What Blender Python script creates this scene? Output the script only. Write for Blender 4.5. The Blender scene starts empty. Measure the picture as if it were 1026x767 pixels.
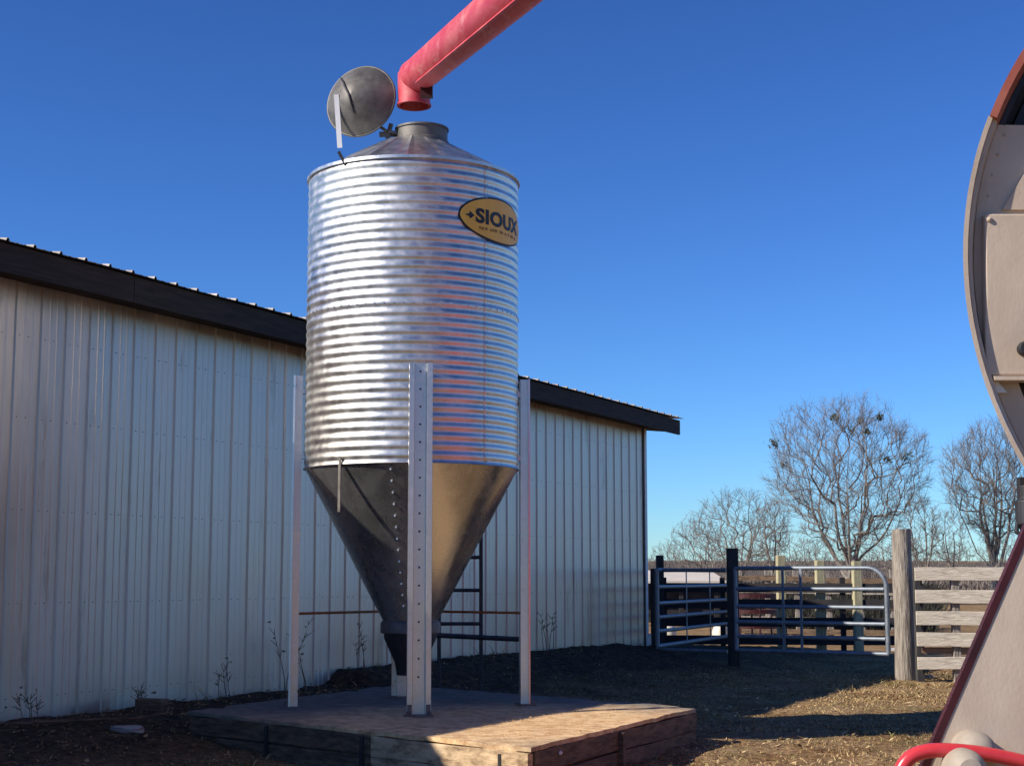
import bpy, math, random
import numpy as np
from mathutils import Vector, Matrix, noise as mnoise
R = math.radians
random.seed(7)
scene = bpy.context.scene
col = scene.collection

# ------------------------------------------------------------------ camera constants
F = 1550.0; CX = 513.0; CY = 383.5; EYE = 1.6
PITCH = math.atan(194.5 / F)
cp, sp = math.cos(PITCH), math.sin(PITCH)
def ray(px, py):
    u = (px - CX) / F; v = (CY - py) / F
    return Vector((u, cp - v * sp, sp + v * cp))
def at_h(px, py, z):
    d = ray(px, py); t = (z - EYE) / d.z
    return Vector((d.x * t, d.y * t, z))
def at_y(px, py, y):
    d = ray(px, py); t = y / d.y
    return Vector((d.x * t, y, EYE + d.z * t))

# ------------------------------------------------------------------ mesh builder
class MB:
    def __init__(s): s.v = []; s.f = []
    def add(s, vs, fs):
        o = len(s.v); s.v += [tuple(p) for p in vs]; s.f += [tuple(i + o for i in f) for f in fs]
    def box(s, c, size, rot=None, taper=1.0):
        hx, hy, hz = size[0] / 2, size[1] / 2, size[2] / 2
        P = []
        for z in (-hz, hz):
            k = taper if z > 0 else 1
            for x, y in ((-hx, -hy), (hx, -hy), (hx, hy), (-hx, hy)): P.append(Vector((x * k, y * k, z)))
        if rot is not None: P = [rot @ p for p in P]
        c = Vector(c)
        s.add([p + c for p in P], [(3, 2, 1, 0), (4, 5, 6, 7), (0, 1, 5, 4), (1, 2, 6, 5), (2, 3, 7, 6), (3, 0, 4, 7)])
    def bar(s, a, b, w, h, up=Vector((0, 0, 1))):
        a = Vector(a); b = Vector(b); d = (b - a); L = d.length; d.normalize()
        x = d.cross(up)
        if x.length < 1e-4: x = d.cross(Vector((1, 0, 0)))
        x.normalize(); y = x.cross(d).normalized()
        P = []
        for q in (a, b):
            for i, j in ((-1, -1), (1, -1), (1, 1), (-1, 1)): P.append(q + x * i * w / 2 + y * j * h / 2)
        s.add(P, [(0, 1, 2, 3), (7, 6, 5, 4), (0, 4, 5, 1), (1, 5, 6, 2), (2, 6, 7, 3), (3, 7, 4, 0)])
    def plank(s, a, b, w, h, seed=0, amt=.012, n=16):
        a = Vector(a); b = Vector(b); d = (b - a); L = d.length; d.normalize(); x = d.cross(Vector((0, 0, 1))).normalized(); y = Vector((0, 0, 1))
        V = []; Fc = []
        for k in range(n + 1):
            q = a + d * L * k / n; c0 = amt * 1.3 * mnoise.noise(Vector((L * k / n * .5, seed * 7.3, 0)))
            e0 = amt * .6 * mnoise.noise(Vector((L * k / n * 3, seed * 3.1, 5))); e1 = amt * .6 * mnoise.noise(Vector((L * k / n * 3, seed * 3.1, 11))); o = amt * mnoise.noise(Vector((L * k / n * .7, seed, 20)))
            for i, j, e in ((-1, -1, e0), (1, -1, e0), (1, 1, e1), (-1, 1, e1)): V.append(q + x * (i * w / 2 + o) + y * (j * h / 2 + e + c0))
        for k in range(n):
            for j in range(4): j2 = (j + 1) % 4; Fc.append((k * 4 + j, k * 4 + j2, k * 4 + 4 + j2, k * 4 + 4 + j))
        Fc.append((0, 1, 2, 3)); e = n * 4; Fc.append((e + 3, e + 2, e + 1, e)); s.add(V, Fc)
    def tube(s, pts, rad, n=8, caps=True):
        pts = [Vector(p) for p in pts]
        if not isinstance(rad, (list, tuple)): rad = [rad] * len(pts)
        t0 = (pts[1] - pts[0]).normalized()
        u = t0.cross(Vector((0, 0, 1)))
        if u.length < 1e-3: u = t0.cross(Vector((1, 0, 0)))
        u.normalize()
        V = []
        for i, p in enumerate(pts):
            if i == 0: t = pts[1] - p
            elif i == len(pts) - 1: t = p - pts[i - 1]
            else: t = pts[i + 1] - pts[i - 1]
            t.normalize(); u = (u - t * u.dot(t)).normalized(); w = t.cross(u)
            for k in range(n):
                a = 2 * math.pi * k / n
                V.append(p + (u * math.cos(a) + w * math.sin(a)) * rad[i])
        Fc = []
        for i in range(len(pts) - 1):
            for k in range(n):
                k2 = (k + 1) % n
                Fc.append((i * n + k, i * n + k2, (i + 1) * n + k2, (i + 1) * n + k))
        if caps:
            Fc.append(tuple(range(n - 1, -1, -1))); b = (len(pts) - 1) * n
            Fc.append(tuple(range(b, b + n)))
        s.add(V, Fc)
    def lathe(s, prof, c, n=64, M=None, closed=False):
        c = Vector(c); V = []; Fc = []
        m = len(prof)
        for k in range(n):
            a = 2 * math.pi * k / n
            for r, z in prof:
                p = Vector((r * math.cos(a), r * math.sin(a), z))
                if M is not None: p = M @ p
                V.append(p + c)
        for k in range(n):
            k2 = (k + 1) % n
            for i in range(m - 1 if not closed else m):
                j = (i + 1) % m
                Fc.append((k * m + i, k2 * m + i, k2 * m + j, k * m + j))
        s.add(V, Fc)
    def prism(s, poly, d):
        n = len(poly); d = Vector(d)
        V = [Vector(p) for p in poly] + [Vector(p) + d for p in poly]
        Fc = [tuple(range(n)), tuple(range(2 * n - 1, n - 1, -1))]
        for i in range(n):
            j = (i + 1) % n; Fc.append((j, i, n + i, n + j))
        s.add(V, Fc)
    def build(s, name, mat, parent=None, smooth=False, loc=None, bevel=0, fixn=True):
        me = bpy.data.meshes.new(name)
        o0 = Vector(loc) if loc is not None else Vector((0, 0, 0))
        me.from_pydata([tuple(Vector(p) - o0) for p in s.v], [], s.f)
        me.update()
        if fixn:
            import bmesh
            bm = bmesh.new(); bm.from_mesh(me); bmesh.ops.recalc_face_normals(bm, faces=bm.faces); bm.to_mesh(me); bm.free()
        if smooth:
            for p in me.polygons: p.use_smooth = True
            me.set_sharp_from_angle(angle=R(38))
        me.materials.append(mat)
        o = bpy.data.objects.new(name, me); col.objects.link(o)
        o.location = o0
        if parent is not None:
            o.parent = parent
            o.location = o0 - parent_world(parent)
        if bevel:
            b = o.modifiers.new('bevel', 'BEVEL'); b.width = bevel; b.segments = 2; b.limit_method = 'ANGLE'
        return o
def parent_world(o):
    p = Vector(o.location)
    while o.parent is not None:
        o = o.parent; p += Vector(o.location)
    return p
def tag(o, label=None, cat=None, group=None, kind=None):
    if label: o['label'] = label
    if cat: o['category'] = cat
    if group: o['group'] = group
    if kind: o['kind'] = kind
    return o
def thing(name, label, cat, loc, group=None):
    o = bpy.data.objects.new(name, None); col.objects.link(o); o.location = loc; o.empty_display_size = .2
    return tag(o, label, cat, group)

# ------------------------------------------------------------------ materials
def mat(name, c1, c2=None, scale=6.0, rough=.7, metal=0.0, bump=0.0, bscale=None, stretch=(1, 1, 1), c3=None, rough2=None, spec=.5, detail=6, lo=.35, hi=.65, grime=None):
    m = bpy.data.materials.new(name); m.use_nodes = True
    nt = m.node_tree; N = nt.nodes; Lk = nt.links
    bs = N['Principled BSDF']
    bs.inputs['Roughness'].default_value = rough; bs.inputs['Metallic'].default_value = metal
    bs.inputs['Specular IOR Level'].default_value = spec
    bs.inputs['Base Color'].default_value = (*c1, 1)
    tc = N.new('ShaderNodeTexCoord'); mp = N.new('ShaderNodeMapping'); mp.inputs['Scale'].default_value = stretch
    Lk.new(tc.outputs['Object'], mp.inputs['Vector'])
    if c2 is not None:
        nz = N.new('ShaderNodeTexNoise'); nz.inputs['Scale'].default_value = scale; nz.inputs['Detail'].default_value = detail
        nz.inputs['Roughness'].default_value = .65
        Lk.new(mp.outputs[0], nz.inputs['Vector'])
        cr = N.new('ShaderNodeValToRGB'); Lk.new(nz.outputs['Fac'], cr.inputs['Fac'])
        e = cr.color_ramp.elements; e[0].position = lo; e[1].position = hi; e[0].color = (*c1, 1); e[1].color = (*c2, 1)
        if c3 is not None:
            x = e.new((lo + hi) / 2); x.color = (*c3, 1)
        outc = cr.outputs['Color']
        if grime is not None:   # stains and chipped spots: colour, streak stretch, scale, threshold
            gcol, gst, gsc, gth = grime
            mg = N.new('ShaderNodeMapping'); mg.inputs['Scale'].default_value = gst; Lk.new(tc.outputs['Object'], mg.inputs['Vector'])
            ng = N.new('ShaderNodeTexNoise'); ng.inputs['Scale'].default_value = gsc; ng.inputs['Detail'].default_value = 9; ng.inputs['Roughness'].default_value = .72
            Lk.new(mg.outputs[0], ng.inputs['Vector'])
            rg = N.new('ShaderNodeMapRange'); rg.inputs['From Min'].default_value = gth; rg.inputs['From Max'].default_value = gth + .14; rg.inputs['To Max'].default_value = .85
            Lk.new(ng.outputs['Fac'], rg.inputs['Value'])
            xg = N.new('ShaderNodeMix'); xg.data_type = 'RGBA'; Lk.new(rg.outputs[0], xg.inputs[0]); Lk.new(outc, xg.inputs[6]); xg.inputs[7].default_value = (*gcol, 1)
            outc = xg.outputs[2]
        Lk.new(outc, bs.inputs['Base Color'])
        if rough2 is not None:
            mr = N.new('ShaderNodeMapRange'); mr.inputs['From Min'].default_value = lo; mr.inputs['From Max'].default_value = hi
            mr.inputs['To Min'].default_value = rough; mr.inputs['To Max'].default_value = rough2
            Lk.new(nz.outputs['Fac'], mr.inputs['Value']); Lk.new(mr.outputs[0], bs.inputs['Roughness'])
    if bump:
        n2 = N.new('ShaderNodeTexNoise'); n2.inputs['Scale'].default_value = bscale or scale * 3; n2.inputs['Detail'].default_value = 5
        Lk.new(mp.outputs[0], n2.inputs['Vector'])
        bp = N.new('ShaderNodeBump'); bp.inputs['Strength'].default_value = bump; bp.inputs['Distance'].default_value = .02
        Lk.new(n2.outputs['Fac'], bp.inputs['Height']); Lk.new(bp.outputs[0], bs.inputs['Normal'])
    return m
M = {}
M['galv'] = mat('galvanised_steel', (.58, .56, .515), (.73, .705, .65), 7, .36, 1.0, rough2=.50, bump=.07, bscale=7)
M['galv_roof'] = mat('galvanised_roof', (.50, .51, .52), (.64, .65, .66), 6, .36, 1.0, rough2=.45)
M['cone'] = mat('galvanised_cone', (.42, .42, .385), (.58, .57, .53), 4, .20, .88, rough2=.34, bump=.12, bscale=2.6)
M['leg'] = mat('galvanised_leg', (.56, .54, .51), (.70, .68, .65), 8, .27, .88, rough2=.42, grime=((.40, .30, .22), (3, 3, .6), 5, .60))
M['lid'] = mat('weathered_zinc', (.11, .10, .09), (.21, .195, .17), 5, .55, .65, rough2=.65)
M['white'] = mat('white_metal', (.78, .78, .76), (.70, .70, .68), 10, .5)
M['siding'] = mat('barn_siding', (.42, .365, .32), (.55, .485, .43), 1.6, .36, .8, rough2=.47, stretch=(1, 1, .25), bump=.06, bscale=3, grime=((.26, .20, .16), (2.2, 2.2, .35), 1.5, .58))
M['roofm'] = mat('barn_roofing', (.10, .09, .085), (.22, .20, .19), 3, .45, .7)
M['fascia'] = mat('dark_fascia_wood', (.012, .010, .010), (.035, .028, .026), 4, .85, stretch=(.6, .6, 5), bump=.3)
M['concrete'] = None
M['timber'] = mat('old_timber', (.065, .042, .027), (.20, .13, .075), 5, .9, stretch=(1, 1, 5), bump=.7)
M['feeddust'] = None
M['post'] = mat('weathered_post', (.15, .125, .10), (.40, .345, .28), 9, .9, stretch=(3, 3, .35), bump=1.0, bscale=14, grime=((.07, .055, .045), (5, 5, .5), 4, .56))
M['post_dark'] = mat('dark_post', (.025, .024, .026), (.06, .055, .05), 9, .9, stretch=(3, 3, .35), bump=.5, bscale=20)
M['board'] = mat('weathered_board', (.48, .41, .31), (.78, .69, .55), 6, .85, stretch=(.5, 2, 7), bump=.6, bscale=18, grime=((.19, .15, .11), (.8, 2, 6), 3.5, .54))
M['board_brown'] = mat('brown_board', (.16, .085, .05), (.27, .16, .10), 6, .85, stretch=(.5, 2, 7), bump=.4)
M['post_tan'] = mat('treated_post', (.33, .29, .16), (.5, .45, .28), 7, .85, stretch=(2, 2, .4), bump=.4)
M['gate'] = mat('gate_paint', (.16, .19, .22), (.27, .30, .33), 8, .42, .35, rough2=.55)
M['red'] = mat('faded_red_paint', (.50, .04, .055), (.60, .13, .13), 5, .45, c3=(.54, .07, .085), rough2=.6, bump=.08, bscale=40, stretch=(1.4, .35, 1.4), grime=((.64, .27, .24), (1.5, .5, 1.5), 5, .54))
M['redgloss'] = mat('glossy_red_paint', (.58, .02, .035), (.62, .06, .06), 6, .28)
M['redorange'] = mat('orange_red_paint', (.36, .085, .05), (.48, .17, .10), 5, .5)
M['maroon'] = mat('dark_red_paint', (.028, .003, .004), (.06, .008, .01), 6, .45)
M['beige'] = mat('dusty_beige_steel', (.48, .37, .265), (.62, .495, .365), 2.2, .55, .0, stretch=(1.5, 1.5, .9), bump=.05, bscale=60, c3=(.55, .43, .315), rough2=.7, grime=((.36, .25, .165), (2, 2, 1.2), 7, .63))
M['cap'] = mat('dusty_cream_paint', (.33, .27, .20), (.42, .35, .27), 7, .7, bump=.1, bscale=25)
M['black'] = mat('black_rubber_and_shade', (.012, .012, .013), (.025, .025, .027), 9, .6)
M['rust'] = mat('rusty_rod', (.42, .17, .05), (.30, .11, .04), 15, .7, .3)
M['yellow'] = mat('decal_yellow', (.85, .48, .05), (.90, .56, .07), 4, .5)
M['ink'] = mat('decal_ink', (.012, .012, .014), None, rough=.5)
M['bark'] = mat('tree_bark', (.14, .118, .098), (.27, .235, .195), 3, .9)
M['twig'] = mat('tree_twig', (.135, .115, .10), (.225, .195, .17), 1, .9)
M['leafclump'] = mat('mistletoe_green', (.035, .045, .02), (.07, .08, .04), 3, .8)
M['thicket'] = mat('bare_thicket', (.12, .10, .085), (.23, .19, .165), .15, .95)
M['scrub'] = mat('dark_scrub', (.018, .017, .012), (.05, .045, .03), .6, .95)
M['weed'] = mat('dry_weed', (.10, .075, .05), (.20, .15, .10), 6, .9)
M['stone'] = mat('stone', (.24, .22, .19), (.38, .35, .31), 8, .85, bump=.4)
M['darkmetal'] = mat('dark_steel', (.03, .035, .045), (.06, .065, .075), 7, .5, .5)
M['shed'] = mat('shed_boards', (.015, .014, .016), (.035, .03, .03), 2, .9)
M['shedroof'] = mat('pale_shed_roof', (.58, .50, .40), (.70, .62, .50), 1, .6)
M['tub'] = mat('pale_plastic_tub', (.62, .56, .44), (.70, .64, .52), 5, .5)
M['grass'] = None

def grass_mat():
    m = bpy.data.materials.new('dry_grass'); m.use_nodes = True
    nt = m.node_tree; N = nt.nodes; Lk = nt.links; bs = N['Principled BSDF']; bs.inputs['Roughness'].default_value = .85
    bs.inputs['Specular IOR Level'].default_value = .2
    at = N.new('ShaderNodeAttribute'); at.attribute_name = 'tone'
    cr = N.new('ShaderNodeValToRGB'); Lk.new(at.outputs['Fac'], cr.inputs['Fac'])
    e = cr.color_ramp.elements; e[0].position = 0; e[0].color = (.09, .058, .032, 1); e[1].position = 1; e[1].color = (.62, .46, .24, 1)
    x = e.new(.45); x.color = (.40, .27, .125, 1); x = e.new(.85); x.color = (.55, .39, .19, 1); x = e.new(.72); x.color = (.21, .21, .07, 1); x = e.new(.65); x.color = (.45, .31, .15, 1)
    Lk.new(cr.outputs[0], bs.inputs['Base Color'])
    return m
M['grass'] = grass_mat()

def ground_mat():
    m = bpy.data.materials.new('dirt_and_dry_grass'); m.use_nodes = True
    nt = m.node_tree; N = nt.nodes; Lk = nt.links; bs = N['Principled BSDF']; bs.inputs['Roughness'].default_value = .95
    bs.inputs['Specular IOR Level'].default_value = .15
    tc = N.new('ShaderNodeTexCoord')
    def nz(sc, det=6):
        n = N.new('ShaderNodeTexNoise'); n.inputs['Scale'].default_value = sc; n.inputs['Detail'].default_value = det; n.inputs['Roughness'].default_value = .7
        Lk.new(tc.outputs['Object'], n.inputs['Vector']); return n
    def ramp(n, stops):
        c = N.new('ShaderNodeValToRGB'); Lk.new(n.outputs['Fac'], c.inputs['Fac']); e = c.color_ramp.elements
        e[0].position, e[0].color = stops[0][0], (*stops[0][1], 1); e[1].position, e[1].color = stops[-1][0], (*stops[-1][1], 1)
        for p, cc in stops[1:-1]: x = e.new(p); x.color = (*cc, 1)
        return c
    fine = ramp(nz(14), [(.30, (.09, .056, .032)), (.45, (.28, .18, .092)), (.58, (.46, .31, .155)), (.75, (.62, .46, .26))])
    big = ramp(nz(.9, 4), [(.38, (.62, .52, .42)), (.62, (1, 1, 1))])
    green = ramp(nz(1.7, 5), [(.50, (0, 0, 0)), (.66, (.55, .55, .55))])
    mx = N.new('ShaderNodeMix'); mx.data_type = 'RGBA'; mx.blend_type = 'MULTIPLY'; mx.inputs[0].default_value = 1
    Lk.new(fine.outputs[0], mx.inputs[6]); Lk.new(big.outputs[0], mx.inputs[7])
    m2 = N.new('ShaderNodeMix'); m2.data_type = 'RGBA'; Lk.new(green.outputs[0], m2.inputs[0]); Lk.new(mx.outputs[2], m2.inputs[6]); m2.inputs[7].default_value = (.13, .12, .045, 1)
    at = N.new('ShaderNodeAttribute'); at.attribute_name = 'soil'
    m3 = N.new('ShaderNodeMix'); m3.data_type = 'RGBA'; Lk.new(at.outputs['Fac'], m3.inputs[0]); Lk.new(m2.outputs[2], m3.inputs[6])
    dark_soil = ramp(nz(9), [(.35, (.03, .021, .015)), (.55, (.085, .06, .04)), (.72, (.17, .125, .08))]); Lk.new(dark_soil.outputs[0], m3.inputs[7])
    Lk.new(m3.outputs[2], bs.inputs['Base Color'])
    b1 = N.new('ShaderNodeBump'); b1.inputs['Strength'].default_value = .8; b1.inputs['Distance'].default_value = .05
    Lk.new(nz(22, 8).outputs['Fac'], b1.inputs['Height']); Lk.new(b1.outputs[0], bs.inputs['Normal'])
    return m
M['ground'] = ground_mat()

def slab_mat(c):
    # concrete with feed dust scattered round the point below the outlet and out towards the open corner
    m = bpy.data.materials.new('dusty_concrete'); m.use_nodes = True
    nt = m.node_tree; N = nt.nodes; Lk = nt.links; bs = N['Principled BSDF']; bs.inputs['Roughness'].default_value = .9
    tc = N.new('ShaderNodeTexCoord')
    n1 = N.new('ShaderNodeTexNoise'); n1.inputs['Scale'].default_value = 8; n1.inputs['Detail'].default_value = 8; n1.inputs['Roughness'].default_value = .7
    Lk.new(tc.outputs['Object'], n1.inputs['Vector'])
    a = N.new('ShaderNodeValToRGB'); e = a.color_ramp.elements; e[0].position = .3; e[0].color = (.10, .084, .064, 1); e[1].position = .72; e[1].color = (.27, .23, .18, 1)
    Lk.new(n1.outputs['Fac'], a.inputs['Fac'])
    b = N.new('ShaderNodeValToRGB'); e = b.color_ramp.elements; e[0].position = .32; e[0].color = (.40, .20, .07, 1); e[1].position = .60; e[1].color = (.80, .55, .29, 1)
    Lk.new(n1.outputs['Fac'], b.inputs['Fac'])
    mp = N.new('ShaderNodeMapping'); mp.inputs['Location'].default_value = (-c[0], -c[1], -c[2])
    Lk.new(tc.outputs['Object'], mp.inputs['Vector'])
    ln = N.new('ShaderNodeVectorMath'); ln.operation = 'LENGTH'; Lk.new(mp.outputs[0], ln.inputs[0])
    n2 = N.new('ShaderNodeTexNoise'); n2.inputs['Scale'].default_value = 2.2; n2.inputs['Detail'].default_value = 7
    Lk.new(tc.outputs['Object'], n2.inputs['Vector'])
    ad = N.new('ShaderNodeMath'); ad.operation = 'MULTIPLY_ADD'; ad.inputs[1].default_value = 1.6; Lk.new(n2.outputs['Fac'], ad.inputs[0]); Lk.new(ln.outputs['Value'], ad.inputs[2])
    mr = N.new('ShaderNodeMapRange'); mr.inputs['From Min'].default_value = 2.1; mr.inputs['From Max'].default_value = 3.2; mr.inputs['To Min'].default_value = 1; mr.inputs['To Max'].default_value = 0
    Lk.new(ad.outputs[0], mr.inputs['Value'])
    mx = N.new('ShaderNodeMix'); mx.data_type = 'RGBA'; Lk.new(mr.outputs[0], mx.inputs[0]); Lk.new(a.outputs[0], mx.inputs[6]); Lk.new(b.outputs[0], mx.inputs[7])
    Lk.new(mx.outputs[2], bs.inputs['Base Color'])
    bp = N.new('ShaderNodeBump'); bp.inputs['Strength'].default_value = .5; bp.inputs['Distance'].default_value = .015
    n3 = N.new('ShaderNodeTexNoise'); n3.inputs['Scale'].default_value = 30; n3.inputs['Detail'].default_value = 6; Lk.new(tc.outputs['Object'], n3.inputs['Vector'])
    Lk.new(n3.outputs['Fac'], bp.inputs['Height']); Lk.new(bp.outputs[0], bs.inputs['Normal'])
    return m

# ------------------------------------------------------------------ barn frame: P0 + s*D + q*NN (q: out from the wall)
WB = .25
P0 = at_h(0, 722, WB); P1 = at_h(648, 652, WB)
Dv = (P1 - P0); S_END = Dv.length; Dv.normalize()
NN = Vector((Dv.y, -Dv.x, 0))
def W(s, q, z): return P0 * 1 + Dv * s + NN * q + Vector((0, 0, z - WB))
def sq(x, y):
    d = Vector((x, y, 0)) - Vector((P0.x, P0.y, 0)); return d.dot(Dv), d.dot(NN)
def s_of_px(px):   # where the wall foot crosses picture column px
    lo, hi = -4, S_END + 2
    for _ in range(50):
        m = (lo + hi) / 2; p = W(m, 0, WB)
        if CX + F * p.x / (p.y * cp + (p.z - EYE) * sp) < px: lo = m
        else: hi = m
    return lo
S_A, S_B = s_of_px(328), s_of_px(625)

def sm(a, b, x):
    t = max(0, min(1, (x - a) / (b - a))); return t * t * (3 - 2 * t)
def ground_z(x, y):
    s, q = sq(x, y)
    e = sm(S_END + 9, S_END + 2, s)
    z = .25 * sm(3.6, .5, q) * e if q > -14 else 0
    z += .20 * sm(1.3, .25, q) * sm(S_A - .1, S_A + .25, s) * sm(S_B + 2, S_B - 1, s) * (1 if q > -.5 else 0)
    if abs(x) < 16 and 3 < y < 45:
        z += .035 * mnoise.noise(Vector((x * .9, y * .9, 3))) + .022 * mnoise.noise(Vector((x * 3, y * 3, 9)))
        if q < 1.2: z += .03 * mnoise.noise(Vector((x * 5, y * 5, 1)))
    if y > 90: z += (y - 90) * .012
    return z

def axis(lo, hi, step, far_lo, far_hi):
    a = []; x = lo
    while x <= hi: a.append(x); x += step
    st = step; x = hi
    while x < far_hi: st *= 1.22; x += st; a.append(x)
    st = step; x = lo; b = []
    while x > far_lo: st *= 1.22; x -= st; b.append(x)
    return b[::-1] + a
gx = axis(-7, 9, .13, -900, 900); gy = axis(8, 30, .13, -300, 1500)
g = MB(); nx = len(gx)
g.v = [(x, y, ground_z(x, y)) for y in gy for x in gx]
g.f = [(j * nx + i, j * nx + i + 1, (j + 1) * nx + i + 1, (j + 1) * nx + i) for j in range(len(gy) - 1) for i in range(nx - 1)]
go = g.build('ground', M['ground'], smooth=True, fixn=False); tag(go, kind='structure')
def soil(x, y):   # bare, darker soil along the barn, paler and grassier further out
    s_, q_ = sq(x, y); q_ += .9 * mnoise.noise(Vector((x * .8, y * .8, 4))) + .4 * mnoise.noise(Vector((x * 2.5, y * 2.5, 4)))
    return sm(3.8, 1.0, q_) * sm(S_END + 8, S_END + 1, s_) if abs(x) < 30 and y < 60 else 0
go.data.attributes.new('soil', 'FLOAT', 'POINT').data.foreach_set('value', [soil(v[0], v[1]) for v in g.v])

# ------------------------------------------------------------------ barn
barn = thing('barn', 'long metal sided barn with dark wooden eave behind the feed bin', 'barn', W(0, 0, 0))
S0 = -13.0
PITCHR = .342
def rib_profile(s0, s1, off=0.0):
    pts = []; k = math.floor(s0 / PITCHR)
    while k * PITCHR < s1:
        b = k * PITCHR + off
        j = random.uniform(-.004, .004)
        for ds, q in ((-.024, 0), (-.011, .018), (.011, .018), (.024, 0), (.105, 0), (.115, .0028), (.127, .0028), (.137, 0), (.20, 0), (.21, .0028), (.222, .0028), (.232, 0)):
            pts.append((b + ds + j, q))
        k += 1
    pts = [p for p in pts if s0 < p[0] < s1]
    return [(s0, 0)] + sorted(pts) + [(s1, 0)]
eave_z = at_y(0, 237, (P0 + NN * .5).y - .45).z
# eave line height solved on the overhang plane
def eave_height():
    d = ray(0, 237); d2 = ray(682, 418)
    # intersection with vertical plane q=.5
    def hit(d):
        A = Vector((P0.x, P0.y, 0)) + NN * .5
        t = A.dot(NN) / Vector((d.x, d.y, 0)).dot(NN)
        return EYE + d.z * t, sq(d.x * t, d.y * t)[0]
    return hit(d), hit(d2)
(e1, S_E1), (e2, S_EAVE) = eave_height()
EAVE = (e1 + e2) / 2
print('EAVE', e1, e2, 'S_END', S_END, 'S_EAVE', S_EAVE, 'D', Dv)
def EV(s): return e1 + (e2 - e1) * (s - S_E1) / (S_EAVE - S_E1)
WT = EAVE - .12
w = MB(); pr = rib_profile(S0, S_END)
rows = [-.1, .6, 1.4, 2.2, 3.0, 3.8, EAVE - .3, WT]
for z in rows:
    for s, q in pr:
        wob = .006 * mnoise.noise(Vector((s * 1.3, z * 1.1, 2)))
        w.v.append(tuple(W(s, q + wob, z if z < 3.5 else z + EV(s) - EAVE)))
n = len(pr)
for j in range(len(rows) - 1):
    for i in range(n - 1): w.f.append((j * n + i, j * n + i + 1, (j + 1) * n + i + 1, (j + 1) * n + i))
w.build('side_wall', M['siding'], barn, loc=W(0, 0, 0), fixn=False)
w = MB(); k = int(S0 / PITCHR) + 1
while k * PITCHR < S_END - .05:
    for zz in (.45, 1.35, 2.25, 3.15, 3.95):
        for ds in (.05, .168): q = W(k * PITCHR + ds, .002, zz); w.tube([q, q + NN * .006], [.0065, .004], 5)
    k += 1
o = w.build('siding_screws', M['lid'], barn, loc=W(0, 0, 0)); o['kind'] = 'stuff'
DEPTH = 11.0; RISE = .5
w = MB()
def wallpoly(s):
    w.prism([W(s, -.02, -.1), W(s, -.02, WT), W(s, -DEPTH / 2, WT + RISE), W(s, -DEPTH, WT), W(s, -DEPTH, -.1)], Dv * .06)
wallpoly(S_END - .07); w.build('end_wall', M['siding'], barn, loc=W(S_END, 0, 0))
w = MB(); wallpoly(S0); w.build('end_wall', M['siding'], barn, loc=W(S0, 0, 0))
w = MB(); w.prism([W(S0, -DEPTH, -.1), W(S_END, -DEPTH, -.1), W(S_END, -DEPTH, WT), W(S0, -DEPTH, WT)], NN * -.05)
w.build('back_wall', M['siding'], barn, loc=W(S0, -DEPTH, 0))
w = MB(); w.prism([W(S_END + .005, .034, -.1), W(S_END + .005, -.1, -.1), W(S_END + .02, -.1, -.1), W(S_END + .02, .034, -.1)], (0, 0, WT + .1))
w.bar(W(S_END - .045, .036, -.1), W(S_END - .045, .036, WT), .006, .10, up=Dv); w.build('corner_trim', M['white'], barn, loc=W(S_END, 0, 0))
# corrugated roof: near slope and far slope
rp = rib_profile(S0 - .4, S_EAVE)
def slope_sheet(q0, z0, q1, z1, name):
    z0 -= EAVE; z1 -= EAVE
    r = MB()
    for t in (0, .5, 1):
        for s, h in rp: r.v.append(tuple(W(s, q0 + (q1 - q0) * t, EV(s) + z0 + (z1 - z0) * t + h * 1.5 + .01 * mnoise.noise(Vector((s * .7, t * 5, 0))))))
    nn = len(rp)
    for j in range(2):
        for i in range(nn - 1): r.f.append((j * nn + i, j * nn + i + 1, (j + 1) * nn + i + 1, (j + 1) * nn + i))
    o = r.build(name, M['roofm'], barn, loc=W(0, q0, z0), fixn=False)
    so = o.modifiers.new('thick', 'SOLIDIFY'); so.thickness = .006
    return o
sl = RISE / (DEPTH / 2)
slope_sheet(.56, EAVE - .03, -DEPTH / 2, EAVE - .03 + sl * (DEPTH / 2 + .56), 'roof')
slope_sheet(-DEPTH / 2 - .02, EAVE - .04 + sl * (DEPTH / 2 + .56), -DEPTH - .55, EAVE - .04, 'roof')
# dark fascia boards (butt-jointed lengths) and soffit
f = MB(); s = S0 - .3; k = 0
while s < S_EAVE - .1:
    L = min(3.6, S_EAVE - .06 - s)
    f.bar(W(s + .004, .49, EV(s) - .19 + .012 * math.sin(k * 2.1)), W(s + L - .004, .49, EV(s + L) - .19 + .012 * math.sin(k * 2.1 + 1)), .04, .27, up=Vector((0, 0, 1)))
    s += L; k += 1
f.build('fascia', M['fascia'], barn, loc=W(0, .49, EAVE))
f = MB(); f.prism([W(S0 - .3, .462, EV(S0) - .27), W(S_EAVE - .08, .462, EV(S_EAVE) - .27), W(S_EAVE - .08, .03, EV(S_EAVE) - .25), W(S0 - .3, .03, EV(S0) - .25)], (0, 0, .02))
f.build('soffit', M['fascia'], barn, loc=W(0, .3, EAVE))
f = MB()
f.bar(W(S_EAVE - .1, .46, e2 - .19), W(S_EAVE - .1, -DEPTH / 2, EAVE - .19 + sl * (DEPTH / 2 + .46)), .05, .2)
f.bar(W(S_EAVE - .75, .46, e2 - .17), W(S_EAVE - .75, -DEPTH / 2, EAVE - .19 + sl * (DEPTH / 2 + .46)), .05, .15)
f.build('rake_board', M['fascia'], barn, loc=W(S_EAVE, .4, EAVE))

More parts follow.
